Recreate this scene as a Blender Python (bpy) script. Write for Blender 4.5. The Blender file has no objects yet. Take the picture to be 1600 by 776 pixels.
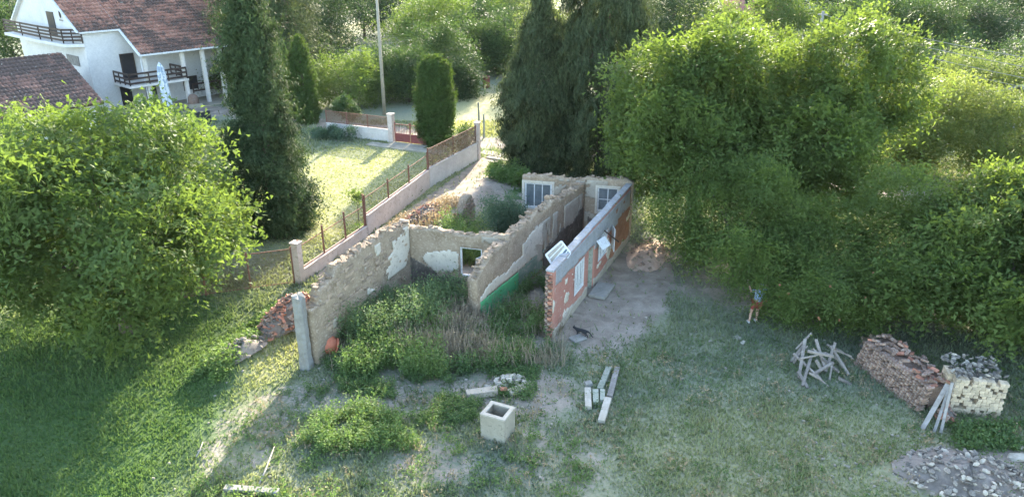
import bpy, bmesh, math, random
import numpy as np
from mathutils import Vector, Matrix, Euler
random.seed(7)
RNG = np.random.default_rng(11)
C = bpy.context.scene.collection
R = math.radians

# ------------------------------------------------------------------ camera, sky, sun, exposure
HC = 15.0
PITCH = R(23.0)
FPX = 1150.0
cam_d = bpy.data.cameras.new('camera')
cam = bpy.data.objects.new('camera', cam_d); C.objects.link(cam)
cam.location = (0, 0, HC)
cam.rotation_euler = (R(90) - PITCH, 0, 0)
cam_d.sensor_width = 36.0
cam_d.lens = 36.0 * FPX / 1600.0
cam_d.clip_start = 0.2
cam_d.clip_end = 3000
bpy.context.scene.camera = cam

SUN_AZ, SUN_EL = 11.0, 20.5           # degrees right of the view axis (+y), above the horizon
world = bpy.data.worlds.new('World'); bpy.context.scene.world = world
world.use_nodes = True
wn = world.node_tree.nodes; wl = world.node_tree.links
bg = wn['Background']
sky = wn.new('ShaderNodeTexSky'); sky.sky_type = 'NISHITA'; sky.sun_disc = False
sky.sun_elevation = R(SUN_EL); sky.sun_rotation = R(SUN_AZ)
sky.dust_density = 1.5
wl.new(sky.outputs[0], bg.inputs[0]); bg.inputs[1].default_value = 0.15
sd = bpy.data.lights.new('sun', 'SUN'); sd.energy = 3.4; sd.angle = R(0.6); sd.color = (1.0, 0.90, 0.74)
sun = bpy.data.objects.new('sun', sd); C.objects.link(sun)
sv = Vector((math.sin(R(SUN_AZ)) * math.cos(R(SUN_EL)), math.cos(R(SUN_AZ)) * math.cos(R(SUN_EL)), math.sin(R(SUN_EL))))
sun.rotation_euler = sv.to_track_quat('Z', 'Y').to_euler()
sun.location = (10, 60, 40)
vs = bpy.context.scene.view_settings
vs.view_transform = 'Standard'; vs.look = 'None'; vs.gamma = 1.0; vs.exposure = 2.8
cy = bpy.context.scene.cycles
cy.max_bounces = 6; cy.diffuse_bounces = 3; cy.transmission_bounces = 3; cy.transparent_max_bounces = 6
cy.volume_bounces = 0
HAZE = 0.00005

# ------------------------------------------------------------------ measuring helpers (photo pixel -> place)
CP, SP = math.cos(PITCH), math.sin(PITCH)
def ray(px, py):
    u = px - 800; v = 388 - py
    return (u, FPX * CP + v * SP, -FPX * SP + v * CP)
def G(px, py, z=0.0):
    a = ray(px, py); t = (z - HC) / a[2]
    return Vector((a[0] * t, a[1] * t, z))
def PY(px, py, y):
    a = ray(px, py); t = y / a[1]
    return Vector((a[0] * t, y, HC + a[2] * t))

# ------------------------------------------------------------------ noise
def _hash(ix, iy, seed):
    h = (ix * 374761393 + iy * 668265263 + seed * 974711) & 0xFFFFFFFF
    h = ((h ^ (h >> 13)) * 1274126177) & 0xFFFFFFFF
    return ((h ^ (h >> 16)) & 0xFFFF) / 65535.0
def vnoise(x, y, seed=0):
    x = np.asarray(x, dtype=float); y = np.asarray(y, dtype=float)
    ix = np.floor(x).astype(np.int64); iy = np.floor(y).astype(np.int64)
    fx = x - ix; fy = y - iy
    fx = fx * fx * (3 - 2 * fx); fy = fy * fy * (3 - 2 * fy)
    a = _hash(ix, iy, seed); b = _hash(ix + 1, iy, seed); c = _hash(ix, iy + 1, seed); d = _hash(ix + 1, iy + 1, seed)
    return (a * (1 - fx) + b * fx) * (1 - fy) + (c * (1 - fx) + d * fx) * fy
def fbm(x, y, seed=0, octv=3):
    s = 0; a = 0.5; t = 0
    for k in range(octv):
        s = s + a * vnoise(x * 2 ** k, y * 2 ** k, seed + k * 17); t += a; a *= 0.5
    return s / t

# ------------------------------------------------------------------ object helpers
def tag(o, label=None, cat=None, group=None, kind=None):
    if label: o['label'] = label
    if cat: o['category'] = cat
    if group: o['group'] = group
    if kind: o['kind'] = kind
    return o
def empty(name, loc, label, cat, group=None, rz=0.0):
    o = bpy.data.objects.new(name, None); C.objects.link(o)
    o.location = loc; o.rotation_euler = (0, 0, rz); o.empty_display_size = 0.3
    return tag(o, label, cat, group)
def link(name, me, mat=None, parent=None, M=None):
    o = bpy.data.objects.new(name, me); C.objects.link(o)
    if mat is not None and not me.materials: me.materials.append(mat)
    if parent is not None: o.parent = parent
    if M is not None: o.matrix_local = M
    return o
def np_mesh(name, V, F, mat=None, smooth=False, attrs=None):
    """V (n,3), F (m,k) same-size faces"""
    V = np.asarray(V, dtype=np.float32); F = np.asarray(F, dtype=np.int32)
    me = bpy.data.meshes.new(name)
    k = F.shape[1]; m = F.shape[0]
    me.vertices.add(len(V)); me.vertices.foreach_set('co', V.ravel())
    me.loops.add(m * k); me.loops.foreach_set('vertex_index', F.ravel())
    me.polygons.add(m); me.polygons.foreach_set('loop_start', np.arange(0, m * k, k, dtype=np.int32))
    me.polygons.foreach_set('loop_total', np.full(m, k, dtype=np.int32))
    if smooth: me.polygons.foreach_set('use_smooth', np.ones(m, dtype=bool))
    me.update(calc_edges=True)
    if attrs:
        for an, av in attrs.items():
            at = me.attributes.new(an, 'FLOAT', 'POINT'); at.data.foreach_set('value', np.asarray(av, dtype=np.float32).ravel())
    if mat: me.materials.append(mat)
    return me
class MB:
    def __init__(s): s.v = []; s.f = []
    def quad(s, a, b, c, d):
        n = len(s.v); s.v += [tuple(a), tuple(b), tuple(c), tuple(d)]; s.f.append((n, n + 1, n + 2, n + 3)); return s
    def box(s, c, size, M=None, jit=0.0):
        n = len(s.v); hx, hy, hz = size[0] / 2, size[1] / 2, size[2] / 2
        for sx, sy, sz in ((-1, -1, -1), (1, -1, -1), (1, 1, -1), (-1, 1, -1), (-1, -1, 1), (1, -1, 1), (1, 1, 1), (-1, 1, 1)):
            p = Vector((sx * hx, sy * hy, sz * hz))
            if jit: p += Vector((random.uniform(-jit, jit), random.uniform(-jit, jit), random.uniform(-jit, jit)))
            if M is not None: p = M @ p
            s.v.append(tuple(p + Vector(c)))
        s.f += [tuple(n + i for i in q) for q in ((0, 3, 2, 1), (4, 5, 6, 7), (0, 1, 5, 4), (1, 2, 6, 5), (2, 3, 7, 6), (3, 0, 4, 7))]
        return s
    def beam(s, p0, p1, w, h, up=(0, 0, 1), jit=0.0):
        p0, p1 = Vector(p0), Vector(p1); d = (p1 - p0); L = d.length; d.normalize()
        sd_ = d.cross(Vector(up));
        if sd_.length < 1e-4: sd_ = d.cross(Vector((1, 0, 0)))
        sd_.normalize(); u = sd_.cross(d)
        M = Matrix((sd_, d, u)).transposed()
        return s.box((p0 + p1) / 2, (w, L, h), M, jit)
    def tube(s, pts, rad, n=8, cap=True):
        pts = [Vector(p) for p in pts]
        if not hasattr(rad, '__len__'): rad = [rad] * len(pts)
        base = len(s.v)
        for i, p in enumerate(pts):
            d = (pts[min(i + 1, len(pts) - 1)] - pts[max(i - 1, 0)]).normalized()
            a = d.cross(Vector((0, 0, 1)))
            if a.length < 0.05: a = d.cross(Vector((1, 0, 0)))
            a.normalize(); b = d.cross(a)
            for k in range(n):
                t = 2 * math.pi * k / n
                s.v.append(tuple(p + (a * math.cos(t) + b * math.sin(t)) * rad[i]))
        for i in range(len(pts) - 1):
            for k in range(n):
                k2 = (k + 1) % n
                s.f.append((base + i * n + k, base + i * n + k2, base + (i + 1) * n + k2, base + (i + 1) * n + k))
        if cap:
            s.f.append(tuple(base + k for k in range(n))); s.f.append(tuple(base + (len(pts) - 1) * n + n - 1 - k for k in range(n)))
        return s
    def lathe(s, prof, n=20, c=(0, 0, 0), M=None):
        base = len(s.v)
        for r, z in prof:
            for k in range(n):
                t = 2 * math.pi * k / n
                p = Vector((r * math.cos(t), r * math.sin(t), z))
                if M is not None: p = M @ p
                s.v.append(tuple(p + Vector(c)))
        for i in range(len(prof) - 1):
            for k in range(n):
                k2 = (k + 1) % n
                s.f.append((base + i * n + k, base + i * n + k2, base + (i + 1) * n + k2, base + (i + 1) * n + k))
        return s
    def mesh(s, name, mat=None, smooth=False, bevel=0.0):
        me = bpy.data.meshes.new(name); me.from_pydata(s.v, [], s.f)
        if bevel:
            bm = bmesh.new(); bm.from_mesh(me)
            bmesh.ops.recalc_face_normals(bm, faces=bm.faces)
            bmesh.ops.bevel(bm, geom=[e for e in bm.edges], offset=bevel, segments=1, affect='EDGES', clamp_overlap=True)
            bm.to_mesh(me); bm.free()
        else:
            bm = bmesh.new(); bm.from_mesh(me); bmesh.ops.recalc_face_normals(bm, faces=bm.faces); bm.to_mesh(me); bm.free()
        if smooth:
            for p in me.polygons: p.use_smooth = True
        if mat: me.materials.append(mat)
        return me
    def obj(s, name, mat, parent=None, smooth=False, bevel=0.0):
        return link(name, s.mesh(name, mat, smooth, bevel), None, parent)

# ------------------------------------------------------------------ materials
class NT:
    def __init__(s, name):
        s.m = bpy.data.materials.new(name); s.m.use_nodes = True
        s.t = s.m.node_tree; s.t.nodes.clear(); s.n = s.t.nodes
    def node(s, typ, **kw):
        nd = s.n.new(typ)
        for k, v in kw.items(): setattr(nd, k, v)
        return nd
    def L(s, a, b): s.t.links.new(a, b)
    def val(s, nd, idx, v):
        nd.inputs[idx].default_value = v; return nd
    def mix(s, fac, a, b, mode='MIX'):
        m = s.n.new('ShaderNodeMix'); m.data_type = 'RGBA'; m.blend_type = mode
        for sock, v in ((m.inputs[0], fac), (m.inputs[6], a), (m.inputs[7], b)):
            if isinstance(v, (int, float)): sock.default_value = v
            elif isinstance(v, tuple): sock.default_value = (*v, 1.0) if len(v) == 3 else v
            else: s.L(v, sock)
        return m.outputs[2]
    def noise(s, co, scale, detail=4, rough=0.6, dist=0.0):
        n = s.n.new('ShaderNodeTexNoise'); n.inputs['Scale'].default_value = scale; n.inputs['Detail'].default_value = detail
        n.inputs['Roughness'].default_value = rough; n.inputs['Distortion'].default_value = dist
        if co is not None: s.L(co, n.inputs['Vector'])
        return n.outputs['Fac']
    def ramp(s, fac, stops):
        r = s.n.new('ShaderNodeValToRGB'); e = r.color_ramp.elements
        while len(e) < len(stops): e.new(0.5)
        for i, (p, c) in enumerate(stops):
            e[i].position = p; e[i].color = (*c, 1.0) if len(c) == 3 else c
        s.L(fac, r.inputs[0]); return r.outputs[0]
    def step(s, fac, lo, hi):
        r = s.n.new('ShaderNodeMapRange'); r.inputs[1].default_value = lo; r.inputs[2].default_value = hi; r.interpolation_type = 'SMOOTHSTEP'
        s.L(fac, r.inputs[0]); return r.outputs[0]
    def math(s, op, a, b=0.0):
        m = s.n.new('ShaderNodeMath'); m.operation = op
        for i, v in enumerate((a, b)):
            if isinstance(v, (int, float)): m.inputs[i].default_value = v
            else: s.L(v, m.inputs[i])
        return m.outputs[0]
    def co(s, kind='Object'):
        return s.n.new('ShaderNodeTexCoord').outputs[kind]
    def finish(s, col, rough=0.85, bump=None, bump_s=0.4, bump_d=0.02, spec=0.3, metallic=0.0):
        b = s.n.new('ShaderNodeBsdfPrincipled'); o = s.n.new('ShaderNodeOutputMaterial')
        if isinstance(col, tuple): b.inputs['Base Color'].default_value = (*col, 1)
        else: s.L(col, b.inputs['Base Color'])
        b.inputs['Roughness'].default_value = rough; b.inputs['Metallic'].default_value = metallic
        b.inputs['Specular IOR Level'].default_value = spec
        if bump is not None:
            bp = s.n.new('ShaderNodeBump'); bp.inputs['Strength'].default_value = bump_s; bp.inputs['Distance'].default_value = bump_d
            s.L(bump, bp.inputs['Height']); s.L(bp.outputs[0], b.inputs['Normal'])
        s.L(b.outputs[0], o.inputs[0]); return s.m

def simple(name, c1, c2, scale=3.0, rough=0.85, c3=None, s2=18.0, rnd=0.0, bump_s=0.35, metallic=0.0, spec=0.3):
    """two or three tones mottled together, optional per-object variation"""
    t = NT(name); co = t.co()
    n1 = t.noise(co, scale, 5, 0.65, 0.3)
    col = t.ramp(n1, [(0.35, c1), (0.65, c2)])
    n2 = t.noise(co, s2, 4, 0.7)
    if c3: col = t.mix(t.step(n2, 0.52, 0.66), col, c3)
    col = t.mix(0.35, col, t.ramp(n2, [(0.25, (0.55, 0.55, 0.55)), (0.75, (1.25, 1.25, 1.25))]), 'MULTIPLY')
    if rnd:
        oi = t.node('ShaderNodeObjectInfo')
        col = t.mix(1.0, col, t.ramp(oi.outputs['Random'], [(0.0, (1 - rnd,) * 3), (0.5, (1.0, 1.0, 1.0)), (1.0, (1 + rnd, 1 + rnd * .9, 1 + rnd * .8))]), 'MULTIPLY')
    return t.finish(col, rough, n2, bump_s, 0.02, spec, metallic)

def leaf_mat(name, c1, c2, trans=0.45, tcol=None, rough=0.55):
    t = NT(name)
    g = t.node('ShaderNodeNewGeometry')
    co = t.co()
    n = t.noise(co, 0.5, 3)
    col = t.ramp(g.outputs['Random Per Island'], [(0.0, c1), (1.0, c2)])
    col = t.mix(0.55, col, t.ramp(n, [(0.3, (0.7, 0.78, 0.8)), (0.7, (1.25, 1.18, 0.9))]), 'MULTIPLY')
    d = t.node('ShaderNodeBsdfPrincipled'); t.L(col, d.inputs['Base Color']); d.inputs['Roughness'].default_value = rough
    d.inputs['Specular IOR Level'].default_value = 0.08
    tr = t.node('ShaderNodeBsdfTranslucent')
    tc = t.mix(1.0, col, tcol or (1.6, 1.7, 0.7), 'MULTIPLY'); t.L(tc, tr.inputs[0])
    ms = t.node('ShaderNodeMixShader'); ms.inputs[0].default_value = trans
    o = t.node('ShaderNodeOutputMaterial')
    t.L(d.outputs[0], ms.inputs[1]); t.L(tr.outputs[0], ms.inputs[2]); t.L(ms.outputs[0], o.inputs[0])
    return t.m

M = {}
M['walnut'] = leaf_mat('walnut_leaf', (0.085, 0.128, 0.040), (0.132, 0.182, 0.060), 0.42, (1.4, 1.4, 0.6))
M['walnut_bright'] = leaf_mat('bright_leaf', (0.092, 0.136, 0.045), (0.132, 0.182, 0.064), 0.42, (1.35, 1.4, 0.6))
M['sunlit_tint_leaf'] = leaf_mat('sunlit_tint_leaf', (0.125, 0.165, 0.055), (0.185, 0.22, 0.08), 0.45, (1.3, 1.3, 0.7))  # brighter copy of the pale leaf, sunlight put into its colour
M['pale_leaf'] = leaf_mat('pale_leaf', (0.11, 0.15, 0.055), (0.17, 0.20, 0.08), 0.4, (1.3, 1.35, 0.7))
M['mid_leaf'] = leaf_mat('mid_leaf', (0.045, 0.080, 0.032), (0.090, 0.130, 0.052), 0.3, (1.3, 1.4, 0.7))
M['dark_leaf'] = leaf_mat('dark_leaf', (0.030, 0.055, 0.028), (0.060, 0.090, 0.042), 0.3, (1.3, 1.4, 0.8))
M['conifer'] = leaf_mat('conifer_leaf', (0.030, 0.052, 0.024), (0.075, 0.105, 0.050), 0.22, (1.2, 1.3, 0.8), 0.7)
M['cedar'] = leaf_mat('cedar_leaf', (0.044, 0.060, 0.030), (0.100, 0.122, 0.064), 0.22, (1.2, 1.3, 0.8), 0.7)
M['thuja'] = leaf_mat('thuja_leaf', (0.040, 0.075, 0.022), (0.080, 0.120, 0.035), 0.3, (1.5, 1.5, 0.7), 0.7)
M['weed'] = leaf_mat('weed_leaf', (0.075, 0.125, 0.055), (0.145, 0.210, 0.095), 0.4)
M['weed_mid'] = leaf_mat('weed_mid_leaf', (0.080, 0.130, 0.065), (0.170, 0.235, 0.120), 0.4, (1.3, 1.35, 0.8))
M['weed_blue'] = leaf_mat('blue_green_leaf', (0.075, 0.125, 0.085), (0.130, 0.185, 0.125), 0.35, (1.2, 1.35, 0.9))
M['weed_lime'] = leaf_mat('lime_leaf', (0.105, 0.170, 0.055), (0.180, 0.245, 0.095), 0.4, (1.3, 1.4, 0.8))
M['straw'] = leaf_mat('straw', (0.26, 0.20, 0.13), (0.42, 0.34, 0.22), 0.3, (1.1, 1.0, 0.8))
M['dead_stem'] = leaf_mat('dead_stem', (0.19, 0.155, 0.115), (0.33, 0.28, 0.215), 0.2, (1.0, 1.0, 1.0))
M['bark'] = simple('bark', (0.10, 0.075, 0.055), (0.17, 0.135, 0.10), 4, 0.9)
M['pale_bark'] = simple('pale_bark', (0.30, 0.26, 0.20), (0.42, 0.37, 0.30), 5, 0.9)
M['fruit'] = simple('fruit', (0.30, 0.12, 0.06), (0.38, 0.2, 0.1), 2, 0.5)

# grass blades: straw or green by where they stand
def grass_mat():
    t = NT('grass_blade')
    g = t.node('ShaderNodeNewGeometry')
    a1 = t.node('ShaderNodeAttribute', attribute_name='dry'); a2 = t.node('ShaderNodeAttribute', attribute_name='lush')
    green = t.ramp(g.outputs['Random Per Island'], [(0.0, (0.105, 0.145, 0.100)), (1.0, (0.200, 0.245, 0.180))])
    lush = t.ramp(g.outputs['Random Per Island'], [(0.0, (0.065, 0.122, 0.042)), (1.0, (0.112, 0.180, 0.065))])
    dry = t.ramp(g.outputs['Random Per Island'], [(0.0, (0.33, 0.33, 0.13)), (1.0, (0.54, 0.51, 0.25))])
    col = t.mix(a2.outputs['Fac'], green, lush)
    col = t.mix(a1.outputs['Fac'], col, dry)
    d = t.node('ShaderNodeBsdfDiffuse'); t.L(col, d.inputs[0])
    tr = t.node('ShaderNodeBsdfTranslucent'); t.L(t.mix(1.0, col, (1.4, 1.4, 0.8), 'MULTIPLY'), tr.inputs[0])
    ms = t.node('ShaderNodeMixShader'); ms.inputs[0].default_value = 0.35
    o = t.node('ShaderNodeOutputMaterial'); t.L(d.outputs[0], ms.inputs[1]); t.L(tr.outputs[0], ms.inputs[2]); t.L(ms.outputs[0], o.inputs[0])
    return t.m
M['grass'] = grass_mat()
def ground_mat():
    t = NT('ground_soil_and_turf'); co = t.co()
    dirt = t.node('ShaderNodeAttribute', attribute_name='dirt').outputs['Fac']
    dry = t.node('ShaderNodeAttribute', attribute_name='dry').outputs['Fac']
    lush = t.node('ShaderNodeAttribute', attribute_name='lush').outputs['Fac']
    n1 = t.noise(co, 1.1, 6, 0.65, 0.4); n2 = t.noise(co, 7.0, 5, 0.7); n3 = t.noise(co, 30.0, 3, 0.7)
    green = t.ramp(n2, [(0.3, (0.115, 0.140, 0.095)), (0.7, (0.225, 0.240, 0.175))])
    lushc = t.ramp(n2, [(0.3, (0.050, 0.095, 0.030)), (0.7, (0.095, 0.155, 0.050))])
    dryc = t.ramp(n2, [(0.3, (0.26, 0.25, 0.105)), (0.7, (0.46, 0.42, 0.22))])
    soil = t.ramp(n1, [(0.3, (0.19, 0.155, 0.12)), (0.5, (0.28, 0.235, 0.185)), (0.72, (0.38, 0.33, 0.265))])
    soil = t.mix(0.5, soil, t.ramp(n3, [(0.3, (0.6, 0.6, 0.6)), (0.7, (1.3, 1.3, 1.3))]), 'MULTIPLY')
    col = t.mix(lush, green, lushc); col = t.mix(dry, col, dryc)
    edge = t.math('ADD', dirt, t.math('MULTIPLY', t.math('SUBTRACT', n2, 0.5), 1.3))
    edge = t.math('ADD', edge, t.math('MULTIPLY', t.math('SUBTRACT', n1, 0.5), 0.9))
    col = t.mix(t.step(edge, 0.38, 0.68), col, soil)
    h = t.math('ADD', n2, t.math('MULTIPLY', n3, 0.5))
    return t.finish(col, 0.95, h, 0.6, 0.05, 0.1)
M['ground'] = ground_mat()
M['adobe'] = simple('adobe', (0.25, 0.185, 0.12), (0.38, 0.295, 0.205), 1.2, 0.95, (0.44, 0.36, 0.27), 9.0, 0.0, 0.8)
M['adobe_brick'] = simple('adobe_brick', (0.25, 0.185, 0.125), (0.36, 0.28, 0.20), 3, 0.95, None, 12, 0.3, 0.8)
M['plaster'] = simple('old_white_plaster', (0.54, 0.475, 0.37), (0.64, 0.58, 0.47), 1.4, 0.9, (0.40, 0.35, 0.28), 5.0)
M['grey_plaster'] = simple('grey_plaster', (0.34, 0.295, 0.225), (0.44, 0.39, 0.31), 1.5, 0.9, (0.26, 0.225, 0.18), 6.0)
M['green_paint'] = simple('green_paint', (0.07, 0.33, 0.13), (0.10, 0.40, 0.17), 1.5, 0.7, (0.12, 0.30, 0.17), 6.0, 0, 0.2)
M['pale_green_paint'] = simple('pale_green_paint', (0.16, 0.22, 0.16), (0.24, 0.29, 0.22), 1.5, 0.75, (0.33, 0.30, 0.24), 5.0)
M['dark_plaster'] = simple('dark_brown_plaster', (0.085, 0.07, 0.055), (0.15, 0.125, 0.10), 2, 0.95, (0.22, 0.18, 0.14), 7.0)  # dark brown mottled coat for the lower wall areas
def red_wall():
    t = NT('red_painted_wall'); co = t.co()
    n1 = t.noise(co, 0.9, 5, 0.65, 0.5); n2 = t.noise(co, 6, 5, 0.7); n3 = t.noise(co, 22, 3, 0.7)
    col = t.ramp(n1, [(0.3, (0.38, 0.16, 0.115)), (0.6, (0.44, 0.215, 0.16)), (0.8, (0.42, 0.28, 0.20))])
    col = t.mix(t.step(n2, 0.56, 0.66), col, (0.48, 0.40, 0.33))
    col = t.mix(0.3, col, t.ramp(n3, [(0.3, (0.6, 0.6, 0.6)), (0.7, (1.2, 1.2, 1.2))]), 'MULTIPLY')
    return t.finish(col, 0.9, n2, 0.4, 0.02)
M['red_wall'] = red_wall()
M['rust_plaster'] = simple('rust_brown_plaster', (0.25, 0.115, 0.065), (0.36, 0.18, 0.11), 1.4, 0.9, (0.30, 0.20, 0.14), 5.0)
M['board'] = simple('pale_boards', (0.42, 0.41, 0.37), (0.56, 0.54, 0.49), 2.0, 0.85, (0.30, 0.27, 0.23), 7.0)
M['brick'] = simple('red_brick', (0.34, 0.15, 0.095), (0.42, 0.21, 0.14), 4, 0.9, None, 25, 0.35)
M['dull_brick'] = simple('dull_brick', (0.24, 0.15, 0.105), (0.35, 0.235, 0.165), 4, 0.95, (0.36, 0.33, 0.29), 18, 0.4)
M['pale_brick'] = simple('pale_yellow_brick', (0.48, 0.375, 0.245), (0.58, 0.47, 0.33), 4, 0.9, None, 20, 0.18)
M['stone'] = simple('grey_stone', (0.14, 0.125, 0.105), (0.25, 0.225, 0.19), 2.5, 0.95, None, 12, 0.45)
M['pale_stone'] = simple('pale_stone', (0.36, 0.32, 0.25), (0.48, 0.43, 0.35), 2.5, 0.95, None, 12, 0.25)
M['concrete'] = simple('concrete', (0.31, 0.275, 0.205), (0.40, 0.36, 0.275), 1.6, 0.9, (0.22, 0.195, 0.145), 7.0)
M['grey_concrete'] = simple('grey_concrete', (0.22, 0.205, 0.175), (0.31, 0.295, 0.255), 2.0, 0.9, (0.25, 0.25, 0.23), 8.0)
M['coping'] = simple('blue_grey_coping', (0.27, 0.27, 0.27), (0.38, 0.38, 0.375), 1.5, 0.8, (0.26, 0.235, 0.20), 6.0)
M['inner_concrete'] = simple('stained_concrete', (0.16, 0.14, 0.11), (0.25, 0.22, 0.18), 2.0, 0.9)
M['wood_grey'] = simple('weathered_wood', (0.20, 0.18, 0.155), (0.33, 0.305, 0.27), 3, 0.9, None, 15, 0.25)
M['stick_wood'] = simple('grey_brown_sticks', (0.17, 0.145, 0.12), (0.29, 0.255, 0.215), 3, 0.9, None, 15, 0.3)
M['wood_moss'] = simple('mossy_wood', (0.24, 0.26, 0.20), (0.36, 0.36, 0.30), 3, 0.9, (0.13, 0.16, 0.09), 10, 0.2)
M['white_paint'] = simple('flaking_white_paint', (0.62, 0.62, 0.60), (0.75, 0.75, 0.73), 2, 0.7, (0.42, 0.40, 0.36), 9.0)
M['glass'] = simple('dusty_glass', (0.10, 0.12, 0.125), (0.17, 0.19, 0.195), 1.5, 0.25, None, 8, 0, 0.05, 0, 0.6)
M['pink_wall'] = simple('pale_pink_render', (0.52, 0.42, 0.35), (0.62, 0.52, 0.45), 1.5, 0.9, (0.40, 0.32, 0.26), 4.0)
M['white_render'] = simple('white_render', (0.54, 0.49, 0.43), (0.66, 0.61, 0.55), 1.2, 0.9, (0.50, 0.44, 0.41), 4.0)
M['rust'] = simple('rusty_iron', (0.16, 0.075, 0.05), (0.24, 0.12, 0.08), 6, 0.85)
M['red_metal'] = simple('dark_red_metal', (0.17, 0.045, 0.04), (0.23, 0.065, 0.055), 4, 0.6)
M['house_wall'] = simple('house_render', (0.60, 0.58, 0.545), (0.68, 0.66, 0.62), 0.5, 0.85, None, 6, 0, 0.1)
M['cream_wall'] = simple('cream_render', (0.62, 0.57, 0.50), (0.70, 0.65, 0.58), 0.6, 0.85, None, 6, 0, 0.1)
M['dark_wood'] = simple('dark_brown_wood', (0.045, 0.03, 0.022), (0.075, 0.05, 0.038), 4, 0.6)
M['shutter_dark'] = simple('dark_doorway', (0.02, 0.02, 0.022), (0.035, 0.033, 0.035), 2, 0.4)
def tile_mat(name, a, b, lich, amt):
    t = NT(name); co = t.co()
    n1 = t.noise(co, 0.45, 5, 0.7, 0.4); n2 = t.noise(co, 3.5, 4, 0.7); g = t.node('ShaderNodeNewGeometry')
    col = t.ramp(g.outputs['Random Per Island'], [(0.0, a), (1.0, b)])
    f = t.math('ADD', n1, t.math('MULTIPLY', t.math('SUBTRACT', n2, 0.5), 0.5))
    col = t.mix(t.step(f, amt, amt + 0.14), col, lich)
    col = t.mix(t.step(n2, 0.62, 0.7), col, (0.36, 0.32, 0.28))
    return t.finish(col, 0.9, n2, 0.3, 0.02)
M['tiles'] = tile_mat('roof_tiles_red', (0.21, 0.10, 0.072), (0.33, 0.175, 0.125), (0.085, 0.058, 0.048), 0.43)
M['tiles_old'] = tile_mat('roof_tiles_old', (0.15, 0.085, 0.065), (0.24, 0.14, 0.11), (0.09, 0.066, 0.056), 0.38)
M['soil'] = simple('heap_soil', (0.17, 0.145, 0.12), (0.28, 0.24, 0.20), 3, 0.95, None, 14, 0, 0.8)
M['sun_tinted_earth'] = simple('sun_tinted_earth', (0.42, 0.28, 0.20), (0.56, 0.40, 0.30), 3, 0.95, None, 14, 0, 0.8)  # earth colour lightened and pinked to paint in a sunlit patch
M['clay'] = simple('terracotta', (0.46, 0.13, 0.07), (0.56, 0.19, 0.11), 3, 0.8)
M['skin'] = simple('skin', (0.50, 0.30, 0.22), (0.56, 0.35, 0.26), 6, 0.6, None, 20, 0, 0.05)
M['shirt'] = simple('light_blue_shirt', (0.24, 0.32, 0.48), (0.30, 0.38, 0.54), 4, 0.9, None, 20, 0, 0.2)
M['shorts'] = simple('red_shorts', (0.22, 0.04, 0.035), (0.28, 0.06, 0.05), 4, 0.9, None, 20, 0, 0.2)
M['hair'] = simple('grey_hair', (0.30, 0.29, 0.28), (0.42, 0.41, 0.40), 20, 0.8)
M['white_shoe'] = simple('white_shoe', (0.62, 0.60, 0.56), (0.7, 0.68, 0.64), 6, 0.7)
M['black_fur'] = simple('black_fur', (0.012, 0.012, 0.013), (0.03, 0.03, 0.032), 20, 0.7)
M['rattan'] = simple('black_rattan', (0.02, 0.022, 0.025), (0.04, 0.042, 0.045), 20, 0.6)
M['far_red'] = simple('far_red_wall', (0.42, 0.16, 0.15), (0.5, 0.22, 0.2), 0.5, 0.9)
M['far_blue'] = simple('far_blue_roof', (0.22, 0.27, 0.38), (0.28, 0.33, 0.44), 0.5, 0.7)

# ------------------------------------------------------------------ ground (one sheet to the horizon)
AX = Vector((0.391, 0.920, 0)).normalized()      # long axis of the plot (23 degrees right of +y)
def seg_d(x, y, ax, ay, bx, by):
    dx, dy = bx - ax, by - ay; L2 = dx * dx + dy * dy
    t = np.clip(((x - ax) * dx + (y - ay) * dy) / L2, 0, 1)
    return np.hypot(x - ax - t * dx, y - ay - t * dy), t
def ell(x, y, cx, cy_, rx, ry, ang=0.0, soft=0.35):
    c, s = math.cos(R(ang)), math.sin(R(ang))
    u = ((x - cx) * c + (y - cy_) * s) / rx; v = (-(x - cx) * s + (y - cy_) * c) / ry
    d = np.sqrt(u * u + v * v)
    return np.clip((1 + soft - d) / soft / 2, 0, 1)
def ground_h(x, y):
    h = 0.10 * (fbm(x * 0.35, y * 0.35, 3) - 0.5) + 0.05 * (fbm(x * 1.6, y * 1.6, 9) - 0.5)
    d, t = seg_d(x, y, -4.6, 37.5, -1.2, 45.5)
    h = h + (0.85 - 0.35 * t) * np.exp(-(d / 1.5) ** 2) * (0.7 + 0.6 * fbm(x * 1.1, y * 1.1, 21))
    d, t = seg_d(x, y, -9.6, 27.4, -10.6, 23.4)
    h = h + 0.45 * np.exp(-(d / 0.75) ** 2)
    h = h + 0.25 * np.exp(-(((x - 13.0) / 2.0) ** 2 + ((y - 17.2) / 1.5) ** 2))
    far = np.clip((y - 110) / 300, 0, 1)
    h = h + far * 2.0
    return h
def gh(x, y): return float(ground_h(np.array([x]), np.array([y]))[0])
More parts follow.
